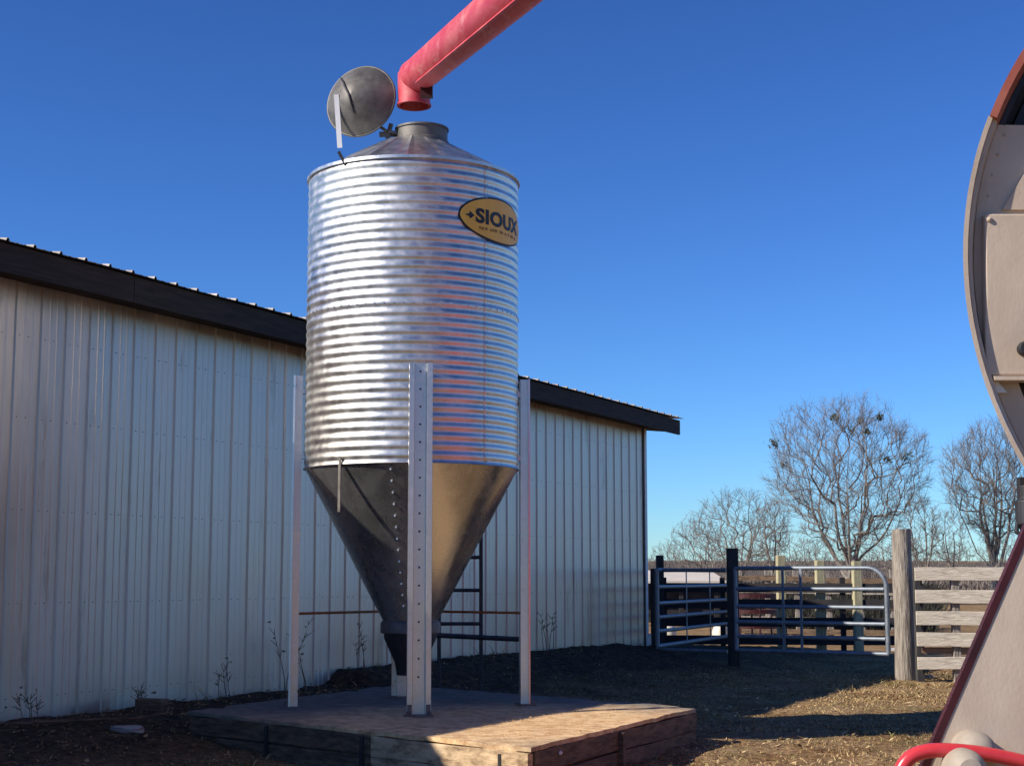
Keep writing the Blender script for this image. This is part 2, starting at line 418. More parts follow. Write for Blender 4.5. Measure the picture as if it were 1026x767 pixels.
# ------------------------------------------------------------------ concrete pad with timber edging
PT = .35
CL, CF, CR = at_h(195, 712, PT), at_h(529, 747, PT), at_h(692, 708.5, PT)
CB = CL + (CR - CF) * 1.02
pad = thing('concrete_pad', 'raised concrete pad edged with old timbers under the feed bin', 'pad', ((CL + CR) / 2).xy.to_3d())
cen = (CL + CR) / 2
inl = .06
def lerp(a, b, t): return a + (b - a) * t
poly = [lerp(p, cen, -.028) for p in (CL, CF, CR, CB)]
# slab: subdivided top with worn uneven edge
sb = MB(); NU, NV = 110, 90
def slab_pt(u, v):
    p = lerp(lerp(poly[0], poly[1], u), lerp(poly[3], poly[2], u), v)
    ed = min(u, 1 - u, v, 1 - v); chip = max(0, mnoise.noise(Vector((p.x * 3.5, p.y * 3.5, 2))) - .1) * sm(.03, 0, ed)
    p = lerp(p, Vector((cen.x, cen.y, p.z)), .035 * chip)
    z = PT - .05 * chip + .006 * mnoise.noise(Vector((p.x * 2, p.y * 2, 0))) + .012 * max(0, mnoise.noise(Vector((p.x * 4, p.y * 4, 5)))) 
    return Vector((p.x, p.y, z))
for j in range(NV + 1):
    for i in range(NU + 1): sb.v.append(tuple(slab_pt(i / NU, j / NV)))
for j in range(NV):
    for i in range(NU): a = j * (NU + 1) + i; sb.f.append((a, a + 1, a + NU + 2, a + NU + 1))
def skirt(idx):
    o = len(sb.v)
    n_ = len(idx)
    for i in idx: x, y, z = sb.v[i]; sb.v.append((x, y, z - .035 + .005 * mnoise.noise(Vector((x * 4, y * 4, 3)))))
    for i in idx: x, y, z = sb.v[i]; q = lerp(Vector((x, y, -.3)), Vector((cen.x, cen.y, -.3)), .05); sb.v.append((q.x, q.y, PT - .06))
    for i in idx: x, y, z = sb.v[i]; q = lerp(Vector((x, y, -.3)), Vector((cen.x, cen.y, -.3)), .05); sb.v.append(tuple(q))
    for r_ in range(3):
        for k in range(n_ - 1):
            a0, a1 = (idx[k], idx[k + 1]) if r_ == 0 else (o + (r_ - 1) * n_ + k, o + (r_ - 1) * n_ + k + 1)
            sb.f.append((a1, a0, o + r_ * n_ + k, o + r_ * n_ + k + 1))
skirt([i for i in range(NU + 1)]); skirt([j * (NU + 1) + NU for j in range(NV + 1)])
skirt([NV * (NU + 1) + NU - i for i in range(NU + 1)]); skirt([(NV - j) * (NU + 1) for j in range(NV + 1)])
cf = lerp(CF, CR, .45); padw = parent_world(pad)
dust_c = lerp(lerp(CL, CR, .62), CF, .42)
M['concrete'] = slab_mat(dust_c)
sb.build('slab', M['concrete'], pad, smooth=True, fixn=False)
def edge_timbers(a, b, outward, mat_, name, nb=2, z1=PT - .036):
    d = (b - a); L = d.length; d.normalize(); hgt = .17
    for r_ in range(nb):
        t = MB(); zc = z1 - hgt * (r_ + .5)
        t.plank(Vector((a.x, a.y, zc)) + outward * .03, Vector((b.x, b.y, zc + random.uniform(-.006, .006))) + outward * .03, .055 - .006 * r_, hgt - .008, seed=r_ + a.x, amt=.012, n=24)
        t.build(name, mat_, pad, loc=(a + b) / 2, bevel=.006)
def outw(a, b):
    d = (b - a).normalized(); o = Vector((d.y, -d.x, 0))
    if (o.dot((a + b) / 2 - cen)) < 0: o = -o
    return o
M['edge_sunlit'] = mat('sunlit_plank', (.22, .14, .075), (.66, .47, .28), 5, .9, stretch=(1, 1, 3), bump=.4, c3=(.5, .35, .2))
oF, oR, oL = outw(CL, CF), outw(CF, CR), outw(CB, CL)
cm = lerp(CL, CF, .60); edge_timbers(CL, cm - (CF - CL).normalized() * .006, oF, M['timber'], 'edge_timber'); edge_timbers(cm, CF + (CF - CL).normalized() * .055, oF, M['edge_sunlit'], 'edge_timber')  # corner planks coloured paler for sun, the rest darker for shade
edge_timbers(CF + (CR - CF).normalized() * .004, CR, oR, M['timber'], 'edge_timber')
edge_timbers(CB, CL, oL, M['timber'], 'edge_timber')
def stake(p, o, mt_, w_=.05):
    t = MB(); t.box(p + o * .075 + Vector((0, 0, -.20 - .05)), (w_, w_, .40), Matrix.Rotation(math.atan2(o.y, o.x), 3, 'Z'))
    t.build('stake', mt_, pad, loc=p, bevel=.004)
for k in (.46,): stake(lerp(CF, CR, k), oR, M['timber'])
for k in (.28, .58): stake(lerp(CL, CF, k), oF, M['post_dark'], .03)
for k in (.12, .47):
    t = MB(); t.lathe([(0, .03), (.012, .028), (.018, .012), (.018, 0)], lerp(CF, CR, k) + oR * .065 + Vector((0, 0, -.09)), 8, Matrix.Rotation(R(90), 3, 'X'))
    t.build('bolt_head', M['white'], pad, smooth=True, loc=lerp(CF, CR, k))
t = MB(); q = lerp(CL, CF, .945) + oF * .06 + Vector((0, 0, -.13)); t.box(q, (.03, .01, .12), Matrix.Rotation(math.atan2(oF.y, oF.x) + R(90), 3, 'Z')); t.build('form_tie', M['black'], pad, loc=q)

# ------------------------------------------------------------------ feed bin
BC = Vector((-1.0, 15.4, 0)); BR = 1.065
def bh(py, px=412, dy=0): return at_y(px, py, BC.y + dy).z
Z_BOT = bh(468); Z_TOP = bh(186); Z_OUT = bh(622)
bin_ = thing('feed_bin', 'galvanised corrugated feed bin with hopper cone standing on four legs', 'feed bin', (BC.x, BC.y, PT))
print('bin z', Z_BOT, Z_TOP, Z_OUT)
b = MB(); NC = 32; prof = []; per = (Z_TOP - Z_BOT) / NC
for i in range(NC * 8 + 1):
    z = Z_BOT + (Z_TOP - Z_BOT) * i / (NC * 8)
    prof.append((BR - .0047 + .0047 * -math.cos(2 * math.pi * i / 8), z))
prof = [(BR - .015, Z_BOT - .03), (BR + .008, Z_BOT - .03)] + prof + [(BR + .014, Z_TOP), (BR + .014, Z_TOP + .03), (BR - .02, Z_TOP + .035)]
b.lathe(prof, (BC.x, BC.y, 0), 160)
body = b.build('bin_body', M['galv'], bin_, smooth=True, loc=(BC.x, BC.y, Z_BOT), fixn=False)
for p in body.data.polygons: p.use_smooth = True
def onbin(phi, r, z):  # phi: degrees from the side that faces the photographer, positive to the right
    a = R(phi) ; base = Vector((-BC.x, -BC.y, 0)).normalized()
    c_, s_ = math.cos(a), math.sin(a)
    d = Vector((base.x * c_ - base.y * s_, base.x * s_ + base.y * c_, 0))
    return Vector((BC.x, BC.y, z)) + d * r
for phi in (41,):   # bolted sheet seams
    t = MB()
    for i in range(NC):
        z = Z_BOT + per * (i + .5)
        t.tube([onbin(phi, BR - .002, z), onbin(phi, BR + .006, z)], [.008, .006], 6)
    for i in range(0):
        pass
    o = t.build('seam_bolts', M['leg'], body, loc=onbin(phi, BR, Z_BOT)); o['kind'] = 'stuff'
for phi in (41, -100, 130):    # overlapped sheet edges
    t = MB(); nn_ = NC * 8
    for i in range(nn_ + 1):
        z = Z_BOT + (Z_TOP - Z_BOT) * i / nn_; rr = BR - .0052 + .0052 * -math.cos(2 * math.pi * i / 8) + .002
        for dphi in (-1.5, 0, 1.5): t.v.append(tuple(onbin(phi + dphi + .15, rr, z)))
    for i in range(nn_):
        for j in range(2): t.f.append((i * 3 + j, i * 3 + j + 1, i * 3 + j + 4, i * 3 + j + 3))
    o = t.build('sheet_lap', M['galv'], body, smooth=True, loc=onbin(phi, BR, Z_BOT), fixn=False); so = o.modifiers.new('t', 'SOLIDIFY'); so.thickness = .002
t = MB()
for k in range(72):
    zz = Z_BOT + per * 16.5; t.tube([onbin(k * 5, BR - .004, zz), onbin(k * 5, BR + .006, zz)], [.010, .008], 6)
o = t.build('ring_bolts', M['leg'], body, loc=onbin(0, BR, Z_BOT)); o['kind'] = 'stuff'
# roof cone
ZR = Z_TOP + .03; Z_NECK = bh(144)
r_ = MB(); NR = 96; rings = 6; rn = .30
for j in range(rings + 1):
    t = j / rings
    for k in range(NR):
        a = 2 * math.pi * k / NR
        rib = .016 * (1 if k % 6 == 0 else 0) * min(1, t * 3) * (1 - .3 * t)
        rr = BR + .012 + (rn - BR - .012) * t
        r_.v.append((BC.x + rr * math.cos(a), BC.y + rr * math.sin(a), ZR - .02 + (Z_NECK - ZR + .02) * t + rib))
for j in range(rings):
    for k in range(NR): k2 = (k + 1) % NR; r_.f.append((j * NR + k, j * NR + k2, (j + 1) * NR + k2, (j + 1) * NR + k))
roof = r_.build('bin_roof', M['galv_roof'], bin_, loc=(BC.x, BC.y, ZR), fixn=False)
# filler collar, set a little to the right of the axis
CC = BC + Vector((.08, -.05, 0)); zc0 = Z_NECK - .06; zc1 = bh(131)
c = MB(); c.lathe([(.285, zc0), (.275, zc0 + .06), (.262, zc0 + .07), (.262, zc1 - .02), (.275, zc1 - .018), (.275, zc1), (.245, zc1), (.245, zc0)], (CC.x, CC.y, 0), 48)
c.build('filler_collar', M['lid'], roof, smooth=True, loc=(CC.x, CC.y, zc0))
# open lid: shallow cone, outer side turned towards the left front
LC = at_y(361, 101, BC.y - .1); ax = Vector((-.34, -.92, .12)).normalized()
rotq = ax.to_track_quat('Z', 'Y').to_matrix()
l = MB(); LR = .372
def lidz(r): return .21 * (1 - (r / LR) ** 1.55)
l.lathe([(max(.0005, LR * i / 10), lidz(LR * i / 10)) for i in range(11)] + [(LR, -.045), (LR - .008, -.045)] + [(max(.0005, LR * i / 10 - .008), lidz(LR * i / 10) - .012) for i in range(10, -1, -1)], LC, 56, rotq)
ringp = [on_lid_pt for on_lid_pt in [LC + rotq @ Vector((LR * math.cos(k * math.pi / 28), LR * math.sin(k * math.pi / 28), -.02)) for k in range(57)]]
l.tube(ringp, .017, 8, caps=False)
lid = l.build('lid', M['lid'], bin_, smooth=True, loc=LC)
def on_lid(r, a, h=0): return LC + rotq @ Vector((r * math.cos(a), r * math.sin(a), lidz(r) + h))
def pix(p):
    d = p.y * cp + (p.z - EYE) * sp
    return CX + F * p.x / d, CY - F * (-(p.y) * sp + (p.z - EYE) * cp) / d
def lid_at(px, py, h=0):   # nearest lid point to where the photograph shows it
    best = min((((pix(on_lid(r * .012, a * .06))[0] - px) ** 2 + (pix(on_lid(r * .012, a * .06))[1] - py) ** 2), r * .012, a * .06) for r in range(0, 31) for a in range(105))
    return on_lid(best[1], best[2], h)
t = MB(); ln_ = [lid_at(340 + 14 * u + 2 * math.sin(u * 3), 75 + 38 * u, .006) for u in [i / 9 for i in range(10)]]
t.tube(ln_, [.006, .010, .013, .014, .014, .013, .012, .010, .008, .005], 6)
t.build('lid_dark_strip', M['black'], lid, loc=ln_[0])  # black strip laid along the lid's surface
t = MB(); h0 = lid_at(338.5, 96, .03); h1 = at_y(340.5, 148, h0.y)
t.bar(h0, h1, .012, .05, up=Vector((1, 0, 0))); t.bar(h0 + Vector((0, 0, -.03)), h0 + Vector((0, .06, -.03)), .03, .03)
t.build('lid_lever', M['white'], lid, loc=h0)
hg = MB(); hp = at_y(388, 133, BC.y - .08)
hg.bar(hp + Vector((-.08, 0, -.02)), hp + Vector((.14, 0, -.01)), .03, .05); hg.bar(hp + Vector((.0, 0, -.06)), hp + Vector((.04, 0, .09)), .05, .04)
hg.bar(LC + Vector((.2, .05, -.26)), hp + Vector((.02, 0, 0)), .12, .03); hg.bar(hp + Vector((.02, 0, .0)), hp + Vector((.17, 0, -.04)), .12, .03)
hg.build('lid_hinge', M['lid'], bin_, loc=hp)
cl = MB(); q = onbin(-40, BR + .02, Z_TOP + .05); cl.bar(q + Vector((-.03, 0, .06)), q + Vector((.04, 0, -.07)), .02, .03); cl.build('rim_catch', M['black'], bin_, loc=q)
# hopper cone
RO = .265
k_ = MB(); NCn = 96; rgs = 14
for j in range(rgs + 1):
    t = j / rgs
    for q in range(NCn):
        a = 2 * math.pi * q / NCn; rr = (BR - .004) + (RO - BR) * t
        dent = .006 * mnoise.noise(Vector((math.cos(a) * 2.2, math.sin(a) * 2.2, t * 3))) * math.sin(t * math.pi)
        k_.v.append((BC.x + (rr + dent) * math.cos(a), BC.y + (rr + dent) * math.sin(a), Z_BOT - .012 + (Z_OUT - Z_BOT) * t))
for j in range(rgs):
    for q in range(NCn): q2 = (q + 1) % NCn; k_.f.append((j * NCn + q2, j * NCn + q, (j + 1) * NCn + q, (j + 1) * NCn + q2))
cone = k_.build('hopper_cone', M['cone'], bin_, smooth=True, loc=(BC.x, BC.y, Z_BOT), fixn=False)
def oncone(phi, t, off=0):
    rr = BR + (RO - BR) * t; return onbin(phi, rr + off, Z_BOT - .012 + (Z_OUT - Z_BOT) * t)
for phi in (-11, 169):
    t = MB()
    for i in range(13):
        t.tube([oncone(phi, .05 + .07 * i, -.003), oncone(phi, .05 + .07 * i, .012)], [.012, .009], 6)
    o = t.build('seam_bolts', M['leg'], cone, loc=oncone(phi, 0)); o['kind'] = 'stuff'
t = MB(); t.bar(onbin(-38.5, BR + .018, Z_BOT + .04), onbin(-38.5, BR + .018, Z_BOT - .48), .03, .01, up=onbin(-38.5, 1, 0) - onbin(-38.5, 0, 0)); t.build('sight_strap', M['lid'], bin_, loc=onbin(-38.5, BR, Z_BOT))
bt = MB(); z0 = Z_OUT; bt.lathe([(RO - .01, z0 + .02), (RO + .02, z0 + .0), (RO + .03, z0 - .02), (RO + .03, z0 - .11), (RO, z0 - .12)], (BC.x, BC.y, 0), 40)
bt.build('outlet_collar', M['lid'], bin_, smooth=True, loc=(BC.x, BC.y, z0))
bt = MB(); bt.lathe([(RO - .005, z0 - .10), (RO - .005, z0 - .16), (.15, z0 - .40), (.13, z0 - .52), (.02, z0 - .52)], (BC.x, BC.y, 0), 40)
bt.build('outlet_boot', M['black'], bin_, smooth=True, loc=(BC.x, BC.y, z0 - .2))
# legs: hat channels with bolt rows
LEGR = BR + .03
LEG_TOP = at_y(421, 363, BC.y - BR - .1).z
theta0 = 4.0
legs = []
for k in range(4):
    phi = theta0 + 90 * k
    o_ = (onbin(phi, 1, 0) - onbin(phi, 0, 0)).normalized(); tn = Vector((-o_.y, o_.x, 0))
    base = onbin(phi, LEGR, PT + .012)
    th = .007
    # hat profile in (tangent, outward): lips out front, web set back against the bin
    line = [(-.112, .065), (-.108, .082), (-.062, .082), (-.052, .0), (.052, .0), (.062, .082), (.108, .082), (.112, .065)]
    lg = MB(); P = []
    inner = [(x * .97 if abs(x) > .06 else x * .88, y - th if abs(x) > .06 or y > .01 else y + th) for x, y in line]
    inner = [(-.106, .065), (-.104, .075), (-.068, .075), (-.058, -.007), (.058, -.007), (.068, .075), (.104, .075), (.106, .065)]
    nl = len(line)
    for z in (PT + .012, 1.0, 2.0, LEG_TOP):
        for x, y in line: P.append(Vector((base.x, base.y, z)) + tn * x + o_ * y)
        for x, y in inner: P.append(Vector((base.x, base.y, z)) + tn * x + o_ * y)
    m2 = nl * 2; Fc = []
    for lv in range(3):
        for i in range(nl - 1):
            a = lv * m2 + i; Fc.append((a, a + 1, a + 1 + m2, a + m2))
            a = lv * m2 + nl + i; Fc.append((a + 1, a, a + m2, a + 1 + m2))
        for e in (0, nl - 1): a = lv * m2 + e; c2 = lv * m2 + nl + e; Fc.append((a, c2, c2 + m2, a + m2))
    for i in range(nl - 1): a = 3 * m2 + i; Fc.append((a, a + 1, a + nl + 1, a + nl))
    lg.add(P, Fc)
    lo = lg.build('leg', M['leg'], bin_, loc=base)
    fp = MB(); rm = Matrix.Rotation(math.atan2(tn.y, tn.x), 3, 'Z')
    fp.box(Vector((base.x, base.y, PT + .009)) + o_ * .05, (.26, .17, .016), rm)
    fp.box(Vector((base.x, base.y, PT + .06)) + o_ * .088 - tn * .085, (.04, .008, .10), rm); fp.box(Vector((base.x, base.y, PT + .06)) + o_ * .088 + tn * .085, (.04, .008, .10), rm)
    for sg in (-1, 1):
        q = Vector((base.x, base.y, PT + .015)) + o_ * .112 + tn * .105 * sg; fp.tube([q, q + Vector((0, 0, .035))], [.014, .011], 6)
    fp.build('foot_plate', M['lid'], lo, loc=base)
    bb = MB()
    zz = PT + .35
    while zz < LEG_TOP - .05:
        c0 = Vector((base.x, base.y, zz)); bb.tube([c0, c0 + o_ * .014], [.011, .009], 6); zz += .165
    ob = bb.build('bolt_row', M['darkmetal'], lo, loc=base); ob['kind'] = 'stuff'
    for zz in (Z_BOT + .1, LEG_TOP - .15):   # brackets tying the leg to the ring
        sp_ = MB(); sp_.bar(onbin(phi, BR - .005, zz), onbin(phi, LEGR + .002, zz), .09, .05); sp_.build('leg_bracket', M['leg'], lo, loc=onbin(phi, BR, zz))
    legs.append((base, o_))
ZB = bh(614)
for a_, b_ in ((1, 2), (2, 3)):
    t = MB(); pa = Vector((*legs[a_][0].xy, ZB)); pb = Vector((*legs[b_][0].xy, ZB)); t.tube([pa, pb], .013, 8); t.build('brace_rod', M['rust'], bin_, smooth=True, loc=pa)
# oval maker's sign, bent round the body
PH0 = 52.0; DR = BR + .005; DZ = at_y(496, 221, BC.y - BR * math.cos(R(52))).z
HW, HH = .53, .225
def dpt(x, y, lift=0): return onbin(PH0 + math.degrees(x / DR), DR + lift, DZ + y)
def oval(hw, hh, lift, name, mt_, parent, thick=.004):
    m = MB(); NU_, NV_ = 48, 6; rowsn = []
    for i in range(NU_ + 1):
        a = math.pi * i / NU_; x = -hw * math.cos(a); ym = hh * math.sin(a)
        for j in range(NV_ + 1): m.v.append(tuple(dpt(x, ym * (2 * j / NV_ - 1), lift)))
    for i in range(NU_):
        for j in range(NV_): a = i * (NV_ + 1) + j; m.f.append((a, a + NV_ + 1, a + NV_ + 2, a + 1))
    o = m.build(name, mt_, parent, loc=dpt(0, 0), fixn=False); so = o.modifiers.new('thick', 'SOLIDIFY'); so.thickness = thick; so.offset = -1
    return o
sign = oval(HW, HH, 0, 'sign_plate', M['ink'], bin_); oval(HW - .02, HH - .018, .004, 'sign_face', M['yellow'], sign, .003)
def text_on(body_, size, x0, x1, y0, bold, name, mt_, lift=.008):
    cu = bpy.data.curves.new(name, 'FONT'); cu.body = body_; cu.size = size; cu.offset = bold; cu.space_character = 1.05; cu.resolution_u = 4
    o = bpy.data.objects.new(name, cu); col.objects.link(o); bpy.context.view_layer.update()
    dg = bpy.context.evaluated_depsgraph_get(); me = bpy.data.meshes.new_from_object(o.evaluated_get(dg))
    bpy.data.objects.remove(o); bpy.data.curves.remove(cu)
    xs = [v.co.x for v in me.vertices]; a_, b_ = min(xs), max(xs)
    m = MB(); m.v = [tuple(dpt(x0 + (v.co.x - a_) / (b_ - a_) * (x1 - x0), y0 + v.co.y, lift)) for v in me.vertices]; m.f = [tuple(p.vertices) for p in me.polygons]
    bpy.data.meshes.remove(me)
    return m.build(name, mt_, sign, loc=dpt(0, 0))
text_on('SIOUX', .19, -.345, .40, -.055, .008, 'lettering', M['ink'])
m = MB(); random.seed(3); x = -.30     # the worn, unreadable small line below
while x < .30:
    wd = random.choice((.018, .026, .034)); y = -.115 - .01 * random.random()
    m.add([dpt(x, y, .008), dpt(x + wd, y, .008), dpt(x + wd, y + .026, .008), dpt(x, y + .026, .008)], [(0, 1, 2, 3)])
    x += wd + random.choice((.010, .014, .04))
M['ink_faded'] = mat('faded_ink', (.20, .11, .025), (.42, .24, .04), 30, .6)
m.build('small_lettering', M['ink_faded'], sign, loc=dpt(0, 0))
m = MB(); m.add([dpt(x, y, .008) for x, y in ((-.47, .0), (-.42, .014), (-.41, .04), (-.36, .002), (-.41, -.036), (-.42, -.012))], [(0, 1, 2, 3, 4, 5)]); m.build('arrow_emblem', M['ink'], sign, loc=dpt(-.4, 0))

# ------------------------------------------------------------------ farm machine with discharge auger (right)
MY = 5.0
mc = at_y(1372, 270, MY); MR = 410 / F * MY * .995
mach = thing('feed_mixer', 'dusty beige farm feed mixer with red trim and raised red discharge auger', 'farm machine', (mc.x, MY, 0))
SK = .37    # the drum's axis points away to the right
def mpt(ang, r, y): return Vector((mc.x + r * math.cos(ang) + (y - MY) * SK, y, mc.z + r * math.sin(ang)))
def arc_shell(a0, a1, r0, r1, y0, y1, n=40):
    m = MB()
    for i in range(n + 1):
        a = a0 + (a1 - a0) * i / n
        for r, y in ((r0, y0), (r1, y0), (r1, y1), (r0, y1)): m.v.append(tuple(mpt(a, r, y)))
    for i in range(n):
        for j in range(4): k = (j + 1) % 4; m.f.append((i * 4 + j, i * 4 + k, (i + 1) * 4 + k, (i + 1) * 4 + j))
    m.f.append((0, 1, 2, 3)); e = n * 4; m.f.append((e + 3, e + 2, e + 1, e))
    return m
A_H = math.pi - math.asin(157 / 410)     # where hood meets face
arc_shell(A_H, math.pi * 2.02, MR - .012, MR, MY - .02, MY + 1.3, 64).build('drum_shell', M['beige'], mach, smooth=True, loc=mc)
arc_shell(A_H, math.pi * 1.5, MR + .0005, MR + .016, MY - .035, MY + .0, 48).build('drum_rim', M['beige'], mach, smooth=True, loc=mc)
arc_shell(math.pi * .02, A_H - .004, MR - .034, MR - .0175, MY + .03, MY + 1.25, 64).build('hood_shade', M['black'], mach, smooth=True, loc=mc)  # shade under the hood, put in as a black inner shell
arc_shell(math.pi * .02, A_H, MR - .015, MR + .01, MY - .05, MY + 1.3, 64).build('hood', M['redorange'], mach, smooth=True, loc=mc)
# front face above the ledge
ledge_z = at_y(1000, 378, MY).z; top_z = at_y(1000, 116, MY).z
poly = []
a_l = math.pi + math.asin((mc.z - ledge_z) / MR)
for i in range(30):
    a = A_H + (a_l - A_H) * i / 29; poly.append(mpt(a, MR - .014, MY + .03))
poly += [Vector((mc.x + .9, MY + .03, ledge_z)), Vector((mc.x + .9, MY + .03, top_z - .06))]
m = MB(); m.prism(poly, (0, .02, 0)); m.build('face_plate', M['beige'], mach, loc=mc)
# raised pressed panel on the face
pn = [at_y(x, y, MY - .01) for x, y in ((987, 214), (1200, 214), (1200, 376), (988, 376))]
m = MB(); m.prism(pn, (0, .038, 0)); m.build('raised_panel', M['beige'], mach, loc=pn[0], bevel=.006)
m = MB(); m.prism([at_y(x, y, MY - .03) for x, y in ((996, 376.5), (1210, 376.5), (1210, 380.5), (997, 380.5))], (0, .07, 0)); m.build('ledge', M['beige'], mach, loc=pn[3])
m = MB(); m.prism([at_y(x, y, MY + .0) for x, y in ((1007, 255), (1100, 215), (1100, 120), (1046, 170))][::-1] if False else [at_y(x, y, MY + .018) for x, y in ((1004, 210), (1120, 210), (1120, 150), (1030, 168))], (0, .014, 0)); m.build('stiffener_plate', M['beige'], mach, loc=pn[0])
m = MB()
for i in range(12):
    a = A_H + .02 + (a_l - A_H - .04) * i / 11; q = mpt(a, MR - .045, MY + .03); m.lathe([(.001, -.005), (.004, -.004), (.006, 0), (.006, .004)], q, 8, Matrix.Rotation(R(-90), 3, 'X'))
for x, y in ((991, 220), (989, 370)):
    q = at_y(x, y, MY - .01); m.lathe([(.001, -.010), (.008, -.007), (.010, 0)], q, 8, Matrix.Rotation(R(-90), 3, 'X'))
o = m.build('rivets', M['beige'], mach, smooth=True, loc=mc); o['kind'] = 'stuff'
# lower band and dark interior
poly = []
for i in range(24):
    a = a_l + .01 + (math.pi * 1.42 - a_l) * i / 23; poly.append(mpt(a, MR - .014, MY + .05))
for i in range(24):
    a = a_l + .01 + (math.pi * 1.42 - a_l) * (23 - i) / 23; poly.append(mpt(a, MR - .088, MY + .05))
m = MB()
for i in range(23): m.add([poly[i], poly[i + 1], poly[46 - i], poly[47 - i]], [(0, 1, 2, 3)])
o = m.build('lower_band', M['beige'], mach, loc=mc, fixn=False); so = o.modifiers.new('t', 'SOLIDIFY'); so.thickness = .02
m = MB(); m.prism([at_y(x, y, MY + .02) for x, y in ((990, 381), (996, 393), (1009, 393), (999, 381))], (0, .03, 0)); m.build('corner_bracket', M['white'], mach, loc=pn[3])
m = MB(); m.lathe([(.001, 0), (MR - .04, 0), (MR - .04, .03), (.001, .03)], Vector((mc.x + .16 * SK, MY + .16, mc.z)), 64, Matrix.Rotation(R(-90), 3, 'X')); m.build('drum_shade_disc', M['black'], mach, loc=mc)  # black disc gives the drum interior its shade as colour
m = MB(); m.lathe([(.001, 0), (MR - .015, 0), (MR - .015, .03), (.001, .03)], Vector((mc.x + 1.28 * SK, MY + 1.28, mc.z)), 64, Matrix.Rotation(R(-90), 3, 'X')); m.build('rear_bulkhead', M['red'], mach, loc=mc)
m = MB(); q = at_y(1027, 349, MY - .03); m.lathe([(.001, -.012), (.018, -.012), (.024, 0), (.02, .03), (.001, .03)], q, 14, Matrix.Rotation(R(-90), 3, 'X')); m.tube([q + Vector((.01, -.02, .03)), q + Vector((.06, -.04, .05)), q + Vector((.12, -.02, 0))], .012, 8); m.build('grease_fitting', M['black'], mach, smooth=True, loc=q)
# black hydraulic motor below the drum
m = MB(); q = at_y(1019, 508, MY + .05); m.lathe([(.001, -.08), (.03, -.08), (.036, -.06), (.045, -.055), (.045, .02), (.034, .03), (.034, .07), (.001, .075)], q + Vector((.04, 0, 0)), 18); m.box(q + Vector((.06, .03, .02)), (.09, .03, .16)); m.tube([q + Vector((-.0, 0, -.05)), q + Vector((-.012, -.02, -.08)), q + Vector((.02, -.03, -.10)), q + Vector((.07, -.03, -.08))], .009, 8)
m.build('hydraulic_motor', M['black'], mach, loc=q, bevel=.01)
# tapered hopper below with dark red flange
HYp = MY - .15
hop = [at_y(x, y, HYp) for x, y in ((1031, 530), (1290, 520), (1400, 800), (918, 790))]
m = MB(); fr = hop; bk = [p + Vector((.46 if i in (0, 3) else .1, .9, -.0)) for i, p in enumerate(hop)]
m.add(fr + bk, [(0, 1, 2, 3), (7, 6, 5, 4), (0, 3, 7, 4), (1, 0, 4, 5), (2, 1, 5, 6), (3, 2, 6, 7)])
m.build('hopper', M['beige'], mach, loc=hop[0], bevel=.012)
e0, e1_ = at_y(1030, 524, HYp), at_y(916, 788, HYp)
m = MB(); m.bar(e0 + Vector((.006, .012, 0)), e1_ + Vector((.006, .012, 0)), .022, .03, up=Vector((0, 1, 0))); m.build('hopper_flange', M['maroon'], mach, loc=e0)
# red tube guard at the bottom
pts = [at_y(x, y, HYp - .14) for x, y in ((893, 800), (901, 774), (911, 759), (926, 752.5), (945, 751), (975, 753), (1005, 758), (1040, 766), (1120, 785))]
def smooth_pts(p, n=4):
    out = []
    for i in range(len(p) - 1):
        a = p[max(i - 1, 0)]; b_ = p[i]; c_ = p[i + 1]; d_ = p[min(i + 2, len(p) - 1)]
        for k in range(n):
            t = k / n; out.append(.5 * ((2 * b_) + (c_ - a) * t + (2 * a - 5 * b_ + 4 * c_ - d_) * t * t + (3 * b_ - a - 3 * c_ + d_) * t ** 3))
    out.append(p[-1]); return out
m = MB(); m.tube(smooth_pts(pts), .0215, 14); m.build('guard_rail', M['redgloss'], mach, smooth=True, loc=pts[0])
for (x, y, r, dy) in ((978, 753, .062, -.06), (968, 770, .058, -.20)):
    q = at_y(x, y, HYp + dy); m = MB(); m.lathe([(.001, -.055), (r * .6, -.05), (r * .92, -.03), (r, 0), (r, .06), (.001, .06)], q, 28, Matrix.Rotation(R(-90), 3, 'X')); m.build('hub_cap', M['cap'], mach, smooth=True, loc=q)
# red body standing behind and to the right, on wheels
m = MB(); m.box((5.75, 9.6, 2.15), (2.2, 6.2, 2.5)); m.build('body', M['red'], mach, loc=(5.75, 9.6, 2), bevel=.06)
m = MB(); m.bar((4.4, 4.6, .75), (4.4, 12.6, .75), .15, .2); m.bar((6.8, 6.5, .75), (6.8, 12.6, .75), .15, .2); m.bar((3.0, 5.6, .75), (6.8, 6.6, .75), .15, .2)
m.bar((3.2, 5.4, .75), (3.2, 5.4, 1.2), .12, .12); m.build('chassis', M['red'], mach, loc=(4.4, 8, .75))
for x, y, r in ((4.75, 8.2, .62), (4.75, 11.2, .62), (6.9, 8.2, .62), (6.9, 11.2, .62), (3.6, 5.9, .45)):
    m = MB(); m.lathe([(r * .55, -.13), (r * .9, -.14), (r, -.09), (r, .09), (r * .9, .14), (r * .55, .13)], (x, y, r), 40, Matrix.Rotation(R(90), 3, 'Y'), closed=True); wh = m.build('wheel', M['black'], mach, smooth=True, loc=(x, y, r))
    m = MB(); m.lathe([(.001, -.05), (r * .3, -.06), (r * .56, -.10), (r * .56, .10), (r * .3, .06), (.001, .05)], (x, y, r), 32, Matrix.Rotation(R(90), 3, 'Y')); m.build('rim', M['white'], wh, smooth=True, loc=(x, y, r))
